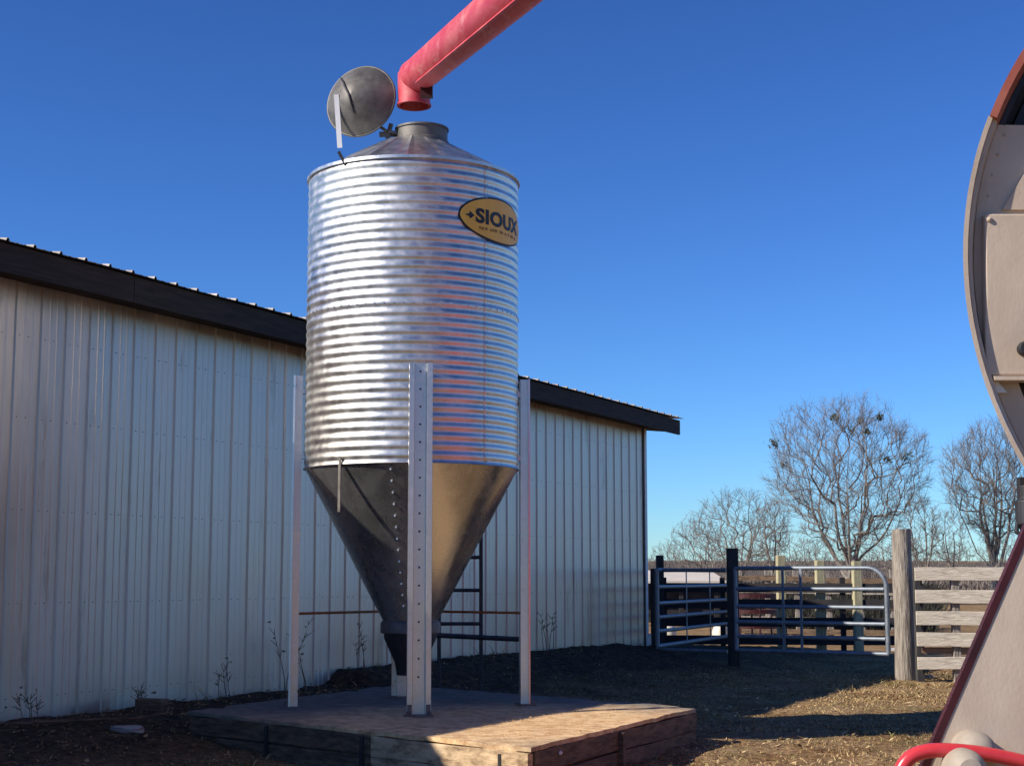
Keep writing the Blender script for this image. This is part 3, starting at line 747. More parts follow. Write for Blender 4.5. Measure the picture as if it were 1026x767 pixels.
# discharge auger: red pipe reaching over the bin
A0 = at_y(417, 77, 15.25); A1 = at_y(508, 0, 11.9)
dA = (A1 - A0).normalized(); A2 = A0 + dA * ((A0.y - 5.6) / -dA.y)
PRr = .178
m = MB(); st = A0 - dA * .12
m.tube([Vector((A0.x - .02, A0.y, A0.z - .10)), Vector((A0.x - .02, A0.y, A0.z - .04)), A0 + dA * .03 + Vector((-.01, 0, .0)), A0 + dA * .16, A0 + dA * .35, A1, A2], [.168, .17, PRr, PRr, PRr, PRr, PRr], 28)
# stiffening seam along the pipe
side = dA.cross(Vector((0, 0, 1))).normalized(); upv = side.cross(dA).normalized()
aug = m.build('auger', M['red'], mach, smooth=True, loc=A0)
for dd in (6.0,):
    m = MB(); pc = A0 + dA * dd; m.tube([pc - dA * .02, pc + dA * .02], [PRr + .022, PRr + .022], 32)
    for k in range(10):
        a = k * math.pi / 5; q = pc + (side * math.cos(a) + upv * math.sin(a)) * (PRr + .022); m.box(q, (.022, .06, .022))
    m.build('flange', M['red'], aug, loc=pc)
m = MB(); vw = Vector((0, 0, EYE)) - A1; vw = (vw - dA * vw.dot(dA)).normalized(); dn = dA.cross(vw); dn = dn if dn.z < 0 else -dn
sd = (vw * .93 + dn * .22).normalized()
m.bar(A0 + dA * .55 + sd * PRr, A2 + sd * PRr, .02, .07, up=sd); m.build('seam', M['red'], aug, loc=A0)
m = MB(); SPc = Vector((A0.x, A0.y, 0)) + Vector((-.02, .0, 0)); zt, zb = A0.z + .03, at_y(412, 108, 15.3).z
m.lathe([(.168, zt), (.165, zb + .02), (.176, zb + .018), (.176, zb), (.15, zb), (.15, zt)], SPc, 24, closed=True); m.build('spout', M['red'], aug, smooth=True, loc=A0)
m = MB(); q = A0 + dA * .32; m.box(q + Vector((.04, 0, -PRr - .03)), (.12, .1, .12)); m.build('spout_bracket', M['maroon'], aug, loc=q)
m = MB(); m.tube([A2 - dA * .1, A2, A2 + Vector((.1, -.1, -.35)), Vector((mc.x + .2, MY + .5, mc.z + MR - .05))], [PRr + .02, PRr + .02, PRr + .02, PRr + .02], 20); m.build('auger_elbow', M['red'], aug, smooth=True, loc=A2)

# ------------------------------------------------------------------ ladder-like frame behind the bin
LY = 18.6
lad = thing('ladder', 'dark steel ladder standing behind the feed bin near the barn wall', 'ladder', at_y(461, 690, LY))
def gz(p): return ground_z(p.x, p.y)
for xx, yt, yb in ((482, 535, 676), (440, 535, 690)):
    a, b_ = at_y(xx, yt, LY), at_y(xx, yb, LY); b_.z = ground_z(b_.x, b_.y) - .02
    m = MB(); m.bar(a, b_, .045, .05, up=Vector((0, 1, 0))); m.build('rail', M['darkmetal'], lad, loc=a, bevel=.006)
for yy in (558, 591, 624.5):
    a, b_ = at_y(440, yy, LY), at_y(482, yy, LY); m = MB(); m.tube([a, b_], .022, 8); m.build('rung', M['darkmetal'], lad, loc=a)
m = MB(); m.tube([at_y(437, 636, LY - .05), at_y(520, 640, LY - .05)], .03, 8); m.build('cross_bar', M['darkmetal'], lad, loc=at_y(437, 636, LY))

# ------------------------------------------------------------------ gates, posts, board fence
GH = at_y(738, 650, 26.4); GE = at_y(890, 655, 25.0)
def post(px, ytop, y, r, mt_, label, group=None, taper=.92, name='fence_post', cat='fence post', lean=0.0, square=False):
    top = at_y(px, ytop, y); gz_ = ground_z(top.x, y)
    t = thing(name, label, cat, (top.x, y, gz_), group)
    m = MB(); H = top.z - gz_; ptsn = 8
    if square:
        m.box((top.x, y, gz_ + H / 2 - .05), (2 * r, 2 * r, H + .1), Matrix.Rotation(R(6), 3, 'Z'))
        o = m.build('shaft', mt_, t, loc=(top.x, y, gz_), bevel=.01)
        return t
    n_ = 20
    for i in range(ptsn + 1):
        f_ = i / ptsn; z = gz_ - .1 + (H + .1) * f_
        for k in range(n_):
            a = 2 * math.pi * k / n_
            rr = r * (1 + (taper - 1) * f_) * (1 + .07 * mnoise.noise(Vector((math.cos(a) * 1.5, math.sin(a) * 1.5, z * 1.2 + px))) + .03 * mnoise.noise(Vector((math.cos(a) * 6, math.sin(a) * 6, z * .5))))
            m.v.append((top.x + lean * f_ + rr * math.cos(a), y + rr * math.sin(a), z + (.03 * mnoise.noise(Vector((math.cos(a) * 2, math.sin(a) * 2, 4))) if i == ptsn else 0)))
    for i in range(ptsn):
        for k in range(n_): k2 = (k + 1) % n_; m.f.append((i * n_ + k, i * n_ + k2, (i + 1) * n_ + k2, (i + 1) * n_ + k))
    m.f.append(tuple(ptsn * n_ + k for k in range(n_)))
    m.build('shaft', mt_, t, smooth=True, loc=(top.x, y, gz_))
    return t
post(903, 530, 24.8, .165, M['post'], 'thick weathered grey round gate post beside the pale board fence')
post(733.5, 549, 26.6, .085, M['post_dark'], 'dark square gate post between the two shaded gates', square=True)
pg = 'posts of the fence behind the gate'
post(782, 556, 33.0, .088, M['post_tan'], 'sunlit yellowish post behind the shaded end of the gate', pg, square=True)
post(821, 561, 32.6, .088, M['post_tan'], 'sunlit post behind the middle of the gate', pg, square=True)
post(858, 562, 32.2, .088, M['post_tan'], 'sunlit post behind the rounded end of the gate', pg, square=True)
post(661, 556, 31.5, .07, M['post_dark'], 'thin dark post just past the barn corner', square=True)

def tube_gate(name, label, a_low, b_low, zs, zt_, round_end, r=.027, uprights=(.0, .33, .62), group=None, extra_bot=True):
    a = Vector((a_low.x, a_low.y, 0)); b_ = Vector((b_low.x, b_low.y, 0)); d = (b_ - a); L = d.length; d.normalize()
    t = thing(name, label, 'gate', (a.x, a.y, ground_z(a.x, a.y)), group)
    zb_ = zs[-1]; rc = .32
    fr = [a + Vector((0, 0, zb_)), a + Vector((0, 0, zt_))]
    if round_end:
        arc = [b_ - d * rc + Vector((0, 0, zt_ - rc)) + d * rc * math.sin(x) + Vector((0, 0, rc * math.cos(x))) for x in [i * math.pi / 2 / 8 for i in range(9)]]
        fr = [fr[0], fr[1]] + arc + [b_ + Vector((0, 0, zb_))] + [fr[0]]
    else:
        fr = fr + [b_ + Vector((0, 0, zt_)), b_ + Vector((0, 0, zb_)), fr[0]]
    # build frame as separate straight runs of one bent pipe
    m = MB()
    m.tube([fr[0], fr[1]], r, 10); m.tube(fr[1:-1], r, 10); m.tube([fr[-2], fr[-1]], r, 10)
    m.build('frame', M['gate'], t, smooth=True, loc=a)
    for z in zs[:-1]:
        m = MB(); m.tube([a + d * r + Vector((0, 0, z)), b_ - d * r + Vector((0, 0, z))], r * .95, 10); m.build('rail', M['gate'], t, smooth=True, loc=a + Vector((0, 0, z)))
    for u in uprights:
        if u in (0, 1): continue
        m = MB(); p = a + d * L * u - Vector((-d.y, d.x, 0)) * .03; m.bar(p + Vector((0, 0, zb_)), p + Vector((0, 0, zt_)), .045, .012, up=Vector((-d.y, d.x, 0))); m.build('brace', M['gate'], t, loc=p)
    return t
def zat(py, p): return at_y(800, py, p.y).z
zs = [zat(590, GE), zat(608.5, GE), zat(625, GE), zat(640, GE), zat(655, GE)]
gt = tube_gate('tube_gate', 'grey tube gate with a rounded top corner hung beside the thick round post', GH, GE, zs, zat(568.5, GE), True, r=.036, uprights=(.33, .45))
m = MB(); q = GE + Vector((.03, 0, 0)); q.z = zat(650, GE); m.bar(q, q + Vector((.12, .0, .0)), .04, .05); m.build('latch', M['white'], gt, loc=q)
PA = at_y(655, 640, 27.6); PB = at_y(729, 650, 26.7)
pn_ = thing('pipe_frame', 'dark pipe frame spanning from barn corner to the square dark post', 'gate frame', (PA.x, PA.y, 0))
zt_ = zat(571, PA); zb_ = zat(650, PA)
for a, b_ in (((PA.x, PA.y, zb_), (PB.x, PB.y, zb_)), ((PA.x, PA.y, zt_), (PB.x, PB.y, zt_))):
    m = MB(); m.tube([a, b_], .035, 10); m.build('rail', M['gate'], pn_, smooth=True, loc=a)
m = MB(); m.tube([(PA.x, PA.y, 0), (PA.x, PA.y, zt_ + .03)], .05, 10); m.build('upright', M['post_dark'], pn_, smooth=True, loc=PA)
m = MB(); m.box((PA.x - .08, PA.y - .06, zat(640, PA)), (.06, .04, .2)); m.build('latch_box', M['white'], pn_, loc=PA, bevel=.01)
SA = at_y(659, 647, 27.2); SB = at_y(731, 635, 32.0)
zs2 = [at_y(659, y, SA.y).z for y in (587.5, 604, 618, 632, 647)]
tube_gate('tube_gate', 'shaded five rail tube gate standing open at the barn corner', SA, SB, zs2, at_y(659, 570.5, SA.y).z, False, r=.036, uprights=(.35, .68))

# pale board fence to the right
FA = at_y(917, 600, 24.3); FB = at_y(1400, 600, 23.6)
bf = thing('board_fence', 'pale weathered board fence on the right of the thick round post', 'fence', (FA.x, FA.y, 0))
dF = Vector((FB.x - FA.x, FB.y - FA.y, 0)); LF = dF.length; dF.normalize(); nF = Vector((dF.y, -dF.x, 0))
for yc, hgt, mt_, dp in ((574.5, 13, 'board', 0), (597.5, 13, 'board', 0), (619.5, 13.5, 'board', 0), (640, 13.5, 'board', 0), (652, 6, 'board_brown', .08), (664.5, 12, 'board', 0)):
    z = at_y(917, yc, FA.y).z; hh = hgt / F * FA.y
    x = 0; i = 0
    while x < LF:
        Lb = min(3.66, LF - x); m = MB()
        a = Vector((FA.x, FA.y, z + random.uniform(-.012, .012))) + dF * (x + .004) - nF * dp; b_ = Vector((FA.x, FA.y, z + random.uniform(-.02, .02))) + dF * (x + Lb - .004) - nF * dp
        m.plank(a, b_, .038, hh, seed=yc + i); o = m.build('board', M[mt_], bf, loc=a, bevel=.006)
        if mt_ == 'board_brown': o['label'] = 'narrow brown board set behind the pale ones'
        x += Lb; i += 1
for x in (.06, .62, 2.4, 4.8, 7.2):
    p = FA + dF * x - nF * (.10 if x > .1 else .12); g0 = ground_z(p.x, p.y); m = MB(); m.box((p.x, p.y, (g0 + at_y(917, 571, FA.y).z) / 2 - .05), (.12, .12, at_y(917, 571, FA.y).z - g0 + .1)); m.build('post', M['post_dark'] if x < .1 else M['post'], bf, loc=p, bevel=.008)
# dark rail fence behind the gate
QA = at_y(665, 620, 33.4); QB = at_y(905, 620, 32.2)
rf = thing('rail_fence', 'dark rough rail fence far behind the tube gate', 'fence', (QA.x, QA.y, 0))
for yc in (588, 604, 622, 640):
    za, zb2 = at_y(700, yc, QA.y).z, at_y(800, yc + 1, QB.y).z
    m = MB(); m.bar((QA.x, QA.y - .22, za), (QB.x, QB.y - .22, zb2), .04, .19); m.build('rail', M['shed'], rf, loc=QA)
for t_ in (.0, .25, .75, 1.0):
    p = lerp(QA, QB, t_); m = MB(); m.box((p.x, p.y - .14, .75), (.1, .1, 1.7)); m.build('post', M['shed'], rf, loc=p)

KA = at_y(738, 620, 41.5); KB = at_y(905, 620, 40.0)
kf = thing('rail_fence', 'grey weathered rail fence deeper in the pen behind the dark rails', 'fence', (KA.x, KA.y, 0))
for k, yc in enumerate((579, 591, 606, 619, 631)):
    za, zb2 = at_y(740, yc, KA.y).z, at_y(900, yc + 2.5, KB.y).z
    m = MB(); m.plank((KA.x, KA.y, za), (KB.x, KB.y, zb2), .04, .13, seed=k * 3.3, amt=.035, n=24); m.build('rail', M['post'] if k % 2 else M['timber'], kf, loc=KA)
for t_ in (.02, .2, .38, .57, .76, .95):
    p = lerp(KA, KB, t_); m = MB(); m.box((p.x, p.y + .1, .82 + .1 * math.sin(t_ * 40)), (.13, .13, 1.9), Matrix.Rotation(.05 * math.sin(t_ * 30), 3, 'Y')); m.build('post', M['post'], kf, loc=p)
# low shed with pale roof in the distance, feed tubs, hay ring
shed = thing('low_shed', 'long low dark shed with a pale roof beyond the gates', 'shed', at_y(690, 610, 52).xy.to_3d())
xa, xb = at_y(600, 600, 52).x, at_y(728, 600, 52).x
zr0, zr1 = at_y(690, 584, 52).z, at_y(690, 577.5, 55).z
m = MB(); m.prism([(xa, 52, zr0), (xb, 52, zr0), (xb, 56, zr1 + .15), (xa, 56, zr1 + .15)], (0, 0, .08)); m.build('roof', M['shedroof'], shed, loc=(xa, 52, zr0))
m = MB(); m.prism([(xa + .1, 55.8, -.1), (xb - .1, 55.8, -.1), (xb - .1, 55.8, zr1), (xa + .1, 55.8, zr1)], (0, .1, 0)); m.build('back_wall', M['shed'], shed, loc=(xa, 55.8, 0))
m = MB(); m.prism([(xb - .2, 52.2, -.1), (xb - .2, 55.7, -.1), (xb - .2, 55.7, zr1 - .05), (xb - .2, 52.2, zr0 - .05)], (.08, 0, 0)); m.build('end_wall', M['shed'], shed, loc=(xb, 52, 0))
for k in range(4):
    x = xa + .4 + (xb - xa - .7) * k / 3; m = MB(); m.box((x, 52.3, zr0 / 2 - .05), (.14, .14, zr0 + .0)); m.build('post', M['shed'], shed, loc=(x, 52.3, 0))
m = MB(); m.prism([(xa + .1, 52.5, .35), (xb - .2, 52.5, .35), (xb - .2, 52.5, 1.15), (xa + .1, 52.5, 1.15)], (0, .06, 0)); m.build('front_boarding', M['shed'], shed, loc=(xa, 52.5, .3))
for px, py, lb in ((669, 634, 'pale upturned feed tub behind the open gate nearest the barn'), (722.5, 636, 'pale upturned feed tub close to the square dark post')):
    p = at_h(px, 642, 0); p.z = ground_z(p.x, p.y); m = MB(); m.lathe([(.001, .44), (.10, .43), (.17, .38), (.22, .26), (.235, .0), (.215, .0), (.2, .25), (.001, .40)], p, 24)
    tag(m.build('feed_tub', M['tub'], smooth=True, loc=p), lb, 'feed tub', 'pale feed tubs')
hr = thing('hay_ring', 'rusty red round hay feeder ring beyond the shaded gate', 'hay feeder', at_y(757, 640, 38).xy.to_3d())
cxy = at_y(757, 600, 38.5)
for yy in (597, 613, 628):
    z = at_y(757, yy, 37.5).z; m = MB(); m.lathe([(.62, z - .05), (.66, z - .05), (.66, z + .05), (.62, z + .05)], (cxy.x, cxy.y, 0), 32, closed=True); m.build('hoop', M['maroon'], hr, smooth=False, loc=cxy)
for k in range(8):
    a = k * math.pi / 4; m = MB(); m.tube([(cxy.x + .64 * math.cos(a), cxy.y + .64 * math.sin(a), 0), (cxy.x + .64 * math.cos(a), cxy.y + .64 * math.sin(a), at_y(757, 596, 37.5).z)], .025, 6); m.build('upright', M['maroon'], hr, loc=cxy)

# ------------------------------------------------------------------ trees (bare, winter)
def make_tree(name, label, px, ytop, y, wpx, seed, npts, crotch=.2, low=.22, group='bare winter trees beyond the fences', clumps=0, limbs=7, skew=0.0, rtip=.0085, flat=1.0):
    """Skeleton grown by joining scattered crown points to the nearest inner branch, thickness from the twigs each branch carries."""
    rnd = np.random.RandomState(seed)
    top = at_y(px, ytop, y); gz0 = ground_z(top.x, y); H = top.z - gz0; Wd = wpx / F * y / 2
    base = np.array([top.x, y, gz0]); t = thing(name, label, 'tree', tuple(base), group)
    P = [base - [0, 0, .3]]; par = [-1]
    nt_ = 5; cz = H * crotch
    for i in range(1, nt_ + 1):
        P.append(base + [rnd.normal(0, .04) * H * .1 + skew * i / nt_ * .2, rnd.normal(0, .03) * H * .1, cz * i / nt_]); par.append(len(P) - 2)
    C = P[-1].copy()
    pts = []
    zc = H * (low + (1 - low) * .48)
    while len(pts) < npts:
        q = rnd.uniform(-1, 1, 3)
        r2 = q[0] ** 2 + q[1] ** 2 + (abs(q[2]) ** (2.2 if q[2] > 0 else 1.6))
        if r2 > 1 or rnd.rand() > .35 + .65 * r2: continue
        lump = 1 + .16 * mnoise.noise(Vector((q[0] * 2.2, q[1] * 2.2, q[2] * 2.2 + seed)))
        h = zc + q[2] * (H - zc if q[2] > 0 else zc - H * low) * lump
        wf = 1 if q[2] > -.3 else 1 + (q[2] + .3) * .85
        pts.append(base + [(q[0] * wf * lump + skew * .2) * Wd, q[1] * Wd * wf * .9 * lump, h])
    pts = np.array(pts); dist = np.linalg.norm((pts - C) * [1, 1, .8], axis=1)
    order = np.argsort(dist + rnd.normal(0, .06 * H, len(pts)))
    # a few main limbs first so the crown opens like a fan
    for k in range(limbs):
        a = 2 * math.pi * (k + rnd.rand() * .5) / limbs; tl = (.25 + .75 * ((k * .618) % 1)) * .80
        end = base + [math.cos(a) * Wd * tl, math.sin(a) * Wd * tl, H * (.80 - .28 * tl * tl + rnd.normal(0, .03))]
        pi = 3 + k % 3; st = P[pi]; m_ = 7; prev = pi
        for j in range(1, m_ + 1):
            u = j / m_; q = st + (end - st) * u; q = q + [math.cos(a) * Wd * .10 * math.sin(u * 3.14), math.sin(a) * Wd * .10 * math.sin(u * 3.14), -H * .02 * math.sin(u * 3.14)] + rnd.normal(0, .006 * H, 3)
            P.append(q); par.append(prev); prev = len(P) - 1
    A = np.zeros((len(P) + len(pts) * 3 + 10, 3)); A[:len(P)] = P; n = len(P); rc = np.zeros(len(A)); rc[:n] = np.linalg.norm(A[:n] - C, axis=1)
    for oi in order:
        p = pts[oi]; rp = np.linalg.norm(p - C)
        d = np.linalg.norm(A[1:n] - p, axis=1); outw_ = np.maximum(0, rc[1:n] - rp * .92); cost = d + 2.5 * outw_ + (A[1:n, 2] > p[2] + .06 * H) * H * .15
        j = int(np.argmin(cost)) + 1
        if d[j - 1] < .015 * H: continue
        a0 = A[j]; L = d[j - 1]; prev = j
        pdir = a0 - A[par[j]]; pl = np.linalg.norm(pdir); pdir = pdir / (pl + 1e-6)
        for u in (.34, .68, 1.0):
            q = a0 + (p - a0) * u + pdir * L * .06 * math.sin(u * 3.14) + (rnd.normal(0, .028 * L, 3) if u < 1 else 0)
            A[n] = q; rc[n] = np.linalg.norm(q - C); par.append(prev); prev = n; n += 1
    tips = np.ones(n)
    haskid = np.zeros(n, bool)
    for i in range(1, n): haskid[par[i]] = True
    cnt = np.where(haskid, 0.0, 1.0)
    for i in range(n - 1, 0, -1): cnt[par[i]] += cnt[i]
    rad = np.maximum(rtip * cnt ** .48, rtip) ; rmax = H * .030; rad = np.minimum(rad, rmax); rad[:2] *= (1.5, 1.15)
    tr = MB(); cw = MB()
    for i in range(1, n):
        r0_, r1_ = rad[par[i]], rad[i]
        r0_ = min(r0_, r1_ * 1.45) if par[i] > nt_ else r0_
        (tr if r1_ > rtip * 4.2 else cw).tube([Vector(A[par[i]]), Vector(A[i])], [r0_, r1_ * (1 if haskid[i] else .5)], 6 if r1_ > rtip * 4 else 3, caps=False)
    for i in range(1, n):     # twigs at the tips and along thin branches
        if cnt[i] > 3 or i <= nt_: continue
        pdir = A[i] - A[par[i]]; pdir /= np.linalg.norm(pdir) + 1e-6
        for _ in range(4 if not haskid[i] else 2):
            d = pdir + rnd.normal(0, .55, 3) + [0, 0, .15]; d /= np.linalg.norm(d); L = H * rnd.uniform(.02, .06)
            q1 = A[i] + d * L * .5; d2 = d + rnd.normal(0, .3, 3); q2 = q1 + d2 * L * .5
            cw.tube([Vector(A[i]), Vector(q1), Vector(q2)], [rtip * .75, rtip * .6, rtip * .35], 3, caps=False)
    tr.build('trunk', M['bark'], t, smooth=True, loc=Vector(base), fixn=False); cw.build('crown', M['twig'], t, loc=Vector(base), fixn=False)
    if clumps:
        hi = [A[i] for i in range(n) if not haskid[i] and A[i][2] > gz0 + H * .66]
        for k in range(clumps):
            c0 = hi[rnd.randint(len(hi))]; m = MB(); sz = rnd.uniform(.45, 1.0)
            for _ in range(60):
                o_ = rnd.normal(0, .16 * sz, 3); u_ = rnd.normal(0, .07, 3); w_ = rnd.normal(0, .06, 3); m.add([c0 + o_ - u_, c0 + o_ + w_, c0 + o_ + u_], [(0, 1, 2)])
            ob_ = m.build('mistletoe', M['leafclump'], t, loc=Vector(c0), fixn=False); ob_['kind'] = 'stuff'
    return t
make_tree('bare_tree', 'large spreading bare tree with dark mistletoe clumps above the tube gate', 847, 395, 90, 172, 11, 1650, crotch=.17, low=.20, clumps=9, limbs=9)
make_tree('bare_tree', 'forked bare tree behind the square dark post', 740, 486, 105, 106, 5, 650, crotch=.22, low=.24, limbs=5)
make_tree('bare_tree', 'low bushy bare tree just right of the barn corner', 702, 516, 112, 72, 8, 520, crotch=.1, low=.1, limbs=6)
make_tree('bare_tree', 'slender bare tree with upright limbs left of the large spreading tree', 772, 500, 100, 42, 21, 300, crotch=.3, low=.3, limbs=4)
make_tree('bare_tree', 'tall dense bare tree beside the beige machine', 990, 420, 95, 98, 33, 1250, crotch=.26, low=.28, limbs=7)
make_tree('bare_tree', 'thin bare tree over the thick round post', 922, 495, 100, 44, 41, 340, crotch=.28, low=.28, limbs=4)
make_tree('bare_tree', 'small bare tree midway along the board fence', 951, 508, 112, 38, 52, 320, crotch=.3, low=.28, limbs=4)
make_tree('bare_tree', 'short bare tree under the left limbs of the large spreading tree', 800, 534, 115, 60, 61, 340, crotch=.15, low=.15, limbs=5)
make_tree('bare_tree', 'short bare tree under the right limbs of the large spreading tree', 893, 530, 118, 56, 72, 320, crotch=.15, low=.15, limbs=5)
def copy_tree_at(src, px, y, sc, rz, label):
    p = at_h(px, 600, 0); x = ray(px, 575).x / ray(px, 575).y * y
    r = src.copy(); col.objects.link(r); r.location = (x, y, ground_z(x, y) - .1); r.scale = (sc, sc, sc); r.rotation_euler = (0, 0, rz); r['label'] = label
    for ch in list(src.children):
        if ch.name.startswith('mistletoe'): continue
        c = ch.copy(); col.objects.link(c); c.parent = r
srcs = [o for o in col.objects if o.name.startswith('bare_tree') and o.parent is None]
for px, y, sc, k, rz, lb in (
    (668, 170, .8, 2, 1.0, 'tiny far bare tree close to the barn corner'), (720, 185, 1.0, 7, 2.2, 'far bare tree low behind the square dark post'), (757, 160, .75, 2, 3.0, 'far bushy tree low between the forked and slender trees'),
    (816, 190, 1.1, 8, .5, 'far bare tree low left of the big tree trunk'), (872, 175, .95, 7, 4.0, 'far bare tree low right of the big tree trunk'), (908, 185, 1.0, 2, 5.0, 'far bushy tree low at the left edge of the thick round post'),
    (936, 165, .8, 8, 1.6, 'far bare tree low right of the thick round post'), (966, 190, 1.15, 7, 2.9, 'far bare tree low behind the middle of the board fence'), (1004, 175, 1.0, 2, .2, 'far bushy tree low at the machine edge')):
    copy_tree_at(srcs[k], px, y, sc, rz, lb)
# far thicket line and dark scrub
def thicket(name, n, y0, y1, x0, x1, h0, h1, mt_, wd, seed):
    rnd = random.Random(seed); m = MB()
    for _ in range(n):
        y = rnd.uniform(y0, y1); x = rnd.uniform(x0, x1) * y; z = ground_z(x, y)
        hm = h0 + (h1 - h0) * (.5 + .5 * mnoise.noise(Vector((x * .08, y * .05, seed))))
        h = hm * rnd.uniform(.5, 1.05); dx, dy = rnd.gauss(0, .5) * h, rnd.gauss(0, .2) * h; w_ = wd * rnd.uniform(.6, 1.4)
        zs_ = z + rnd.random() ** 2 * h * .5
        a = rnd.random() * 3.14; wx, wy = math.cos(a) * w_, math.sin(a) * w_
        m.add([(x - wx, y - wy, zs_ - .1), (x + wx, y + wy, zs_ - .1), (x + dx + wx * .3, y + dy, z + h), (x + dx - wx * .3, y + dy, z + h)], [(0, 1, 2, 3)])
    return tag(m.build(name, mt_, fixn=False), kind='stuff')
thicket('far_thicket', 26000, 125, 190, .03, .5, 1.0, 3.0, M['thicket'], .045, 2)
thicket('far_thicket', 9000, 230, 330, -.05, .6, 1.2, 3.6, M['thicket'], .12, 4)
thicket('dark_scrub', 9000, 60, 78, .08, .27, .9, 1.7, M['scrub'], .05, 6)
thicket('dark_scrub', 3000, 44, 50, .15, .27, .5, 1.15, M['scrub'], .035, 9)

def inpad(x, y):
    P = [CL, CF, CR, CB]; s_ = 0
    for i in range(4):
        a, b_ = P[i], P[(i + 1) % 4]
        if (b_.x - a.x) * (y - a.y) - (b_.y - a.y) * (x - a.x) < -.05: return False
    return True
rnd = random.Random(4); m = MB()
for _ in range(4200):
    q = dust_c + Vector((rnd.gauss(0, .62), rnd.gauss(0, .85), 0)); q.z = PT + .012
    if not inpad(q.x, q.y): continue
    r_ = rnd.uniform(.0018, .005) * (2.5 if rnd.random() < .01 else 1); a = rnd.random() * 3.14
    m.add([q + Vector((math.cos(a) * r_, math.sin(a) * r_, 0)), q + Vector((-math.sin(a) * r_, math.cos(a) * r_, 0)), q - Vector((math.cos(a) * r_, math.sin(a) * r_, 0)), q + Vector((math.sin(a) * r_, -math.cos(a) * r_, 0)), q + Vector((0, 0, r_ * 1.1))], [(0, 1, 4), (1, 2, 4), (2, 3, 4), (3, 0, 4)])
M['grain'] = mat('spilled_grain', (.40, .22, .08), (.70, .46, .20), 40, .85)
tag(m.build('spilled_feed', M['grain'], fixn=False), kind='stuff')
# ------------------------------------------------------------------ weeds along the wall, rubble, grass
def weed(px, ybase, ytop, lb, seed):
    rnd = random.Random(seed); sw = s_of_px(px); p = W(sw, .28, WB); p.z = ground_z(p.x, p.y)
    H = (ybase - ytop) / F * p.y; m = MB()
    for k in range(rnd.randint(3, 5)):
        d = Vector((rnd.gauss(0, .09), rnd.gauss(0, .09), 1)); q = p + Vector((rnd.gauss(0, .06), rnd.gauss(0, .06), 0)); pts = [q - Vector((0, 0, .03))]
        hh = H * rnd.uniform(.55, 1)
        for i in range(5):
            d = (d + Vector((rnd.gauss(0, .08), rnd.gauss(0, .08), 0))); q = q + d.normalized() * hh / 5; pts.append(q.copy())
            if i > 1:
                for _ in range(2):
                    e = q + Vector((rnd.gauss(0, .05), rnd.gauss(0, .05), rnd.uniform(.03, .10))); m.tube([q, e], [.005, .003], 3, caps=False)
                    for _ in range(rnd.choice((0, 0, 1))):
                        u = e + Vector((rnd.gauss(0, .03), rnd.gauss(0, .03), rnd.gauss(0, .04))); m.add([u, u + Vector((rnd.gauss(0, .02), 0, .012)), u + Vector((.003, .01, .03))], [(0, 1, 2)])
        m.tube(pts, [.006, .0055, .005, .004, .003, .002], 4, caps=False)
    tag(m.build('dry_weed', M['weed'], loc=p, fixn=False), lb, 'weed', 'dry weeds along the barn wall')
weed(205, 700, 668, 'low dry weed at the wall left of the pad corner', 1)
weed(266, 697, 625, 'tall dry weed at the wall left of the left bin leg', 2)
weed(284, 694, 632, 'dry weed at the wall just behind the left bin leg', 3)
weed(342, 688, 648, 'dry weed at the wall under the left side of the cone', 4)
weed(384, 680, 648, 'dry weed at the wall behind the bin outlet', 5)
weed(532, 665, 625, 'dry weed at the wall right of the right bin leg', 6)
weed(4, 722, 697, 'dry weed at the far left end of the wall', 7)
weed(119, 712, 690, 'small dry sprig at the wall in the left part of the photo', 8)
def rock(name, px, py, size, mt_, lb, cat, seed, rot=0.3):
    p = at_h(px, py, .06); p.z = ground_z(p.x, p.y); rnd = random.Random(seed)
    import bmesh
    bm = bmesh.new(); bmesh.ops.create_icosphere(bm, subdivisions=3, radius=1)
    for v in bm.verts:
        n_ = 1 + .25 * mnoise.noise(v.co * 1.6 + Vector((seed, 0, 0))); q = Vector((max(-.8, min(.8, v.co.x)), max(-.8, min(.8, v.co.y)), max(-.7, min(.7, v.co.z)))) * n_
        v.co = Matrix.Rotation(rot, 3, 'Z') @ Vector((q.x * size[0], q.y * size[1], q.z * size[2]))
    me = bpy.data.meshes.new(name); bm.to_mesh(me); bm.free(); me.materials.append(mt_)
    o = bpy.data.objects.new(name, me); col.objects.link(o); o.location = (p.x, p.y, p.z + size[2] * .45); tag(o, lb, cat); return o
rock('stone', 126, 748, (.20, .12, .045), M['stone'], 'flat pale stone in the shade left of the pad', 'stone', 3, -.3)
rock('stone', 929, 676, (.10, .08, .06), M['stone'], 'small pale stone at the foot of the board fence', 'stone', 5)
rock('stone', 296, 752, (.05, .04, .035), M['stone'], 'pebble below the front edge of the pad', 'stone', 8)
rock('stone', 243, 733, (.06, .05, .04), M['stone'], 'dark lump of stone by the pad corner in shade', 'stone', 9)
p = at_h(152, 724, .12); m = MB(); m.box((p.x, p.y, ground_z(p.x, p.y) + .05), (.32, .16, .14), Matrix.Rotation(R(-22), 3, 'Z')); tag(m.build('wood_block', M['timber'], loc=p, bevel=.012), 'short old wooden block lying left of the pad corner', 'wood block')
p = at_h(60, 742, .1); m = MB(); z = ground_z(p.x, p.y); m.tube([(p.x - .7, p.y - .2, z + .03), (p.x, p.y, z + .05), (p.x + .65, p.y + .32, z + .05), (p.x + .9, p.y + .5, z + .09)], [.022, .02, .015, .008], 6); tag(m.build('fallen_branch', M['timber'], loc=p, smooth=True), 'thin fallen branch lying in the shade near the left edge', 'branch')

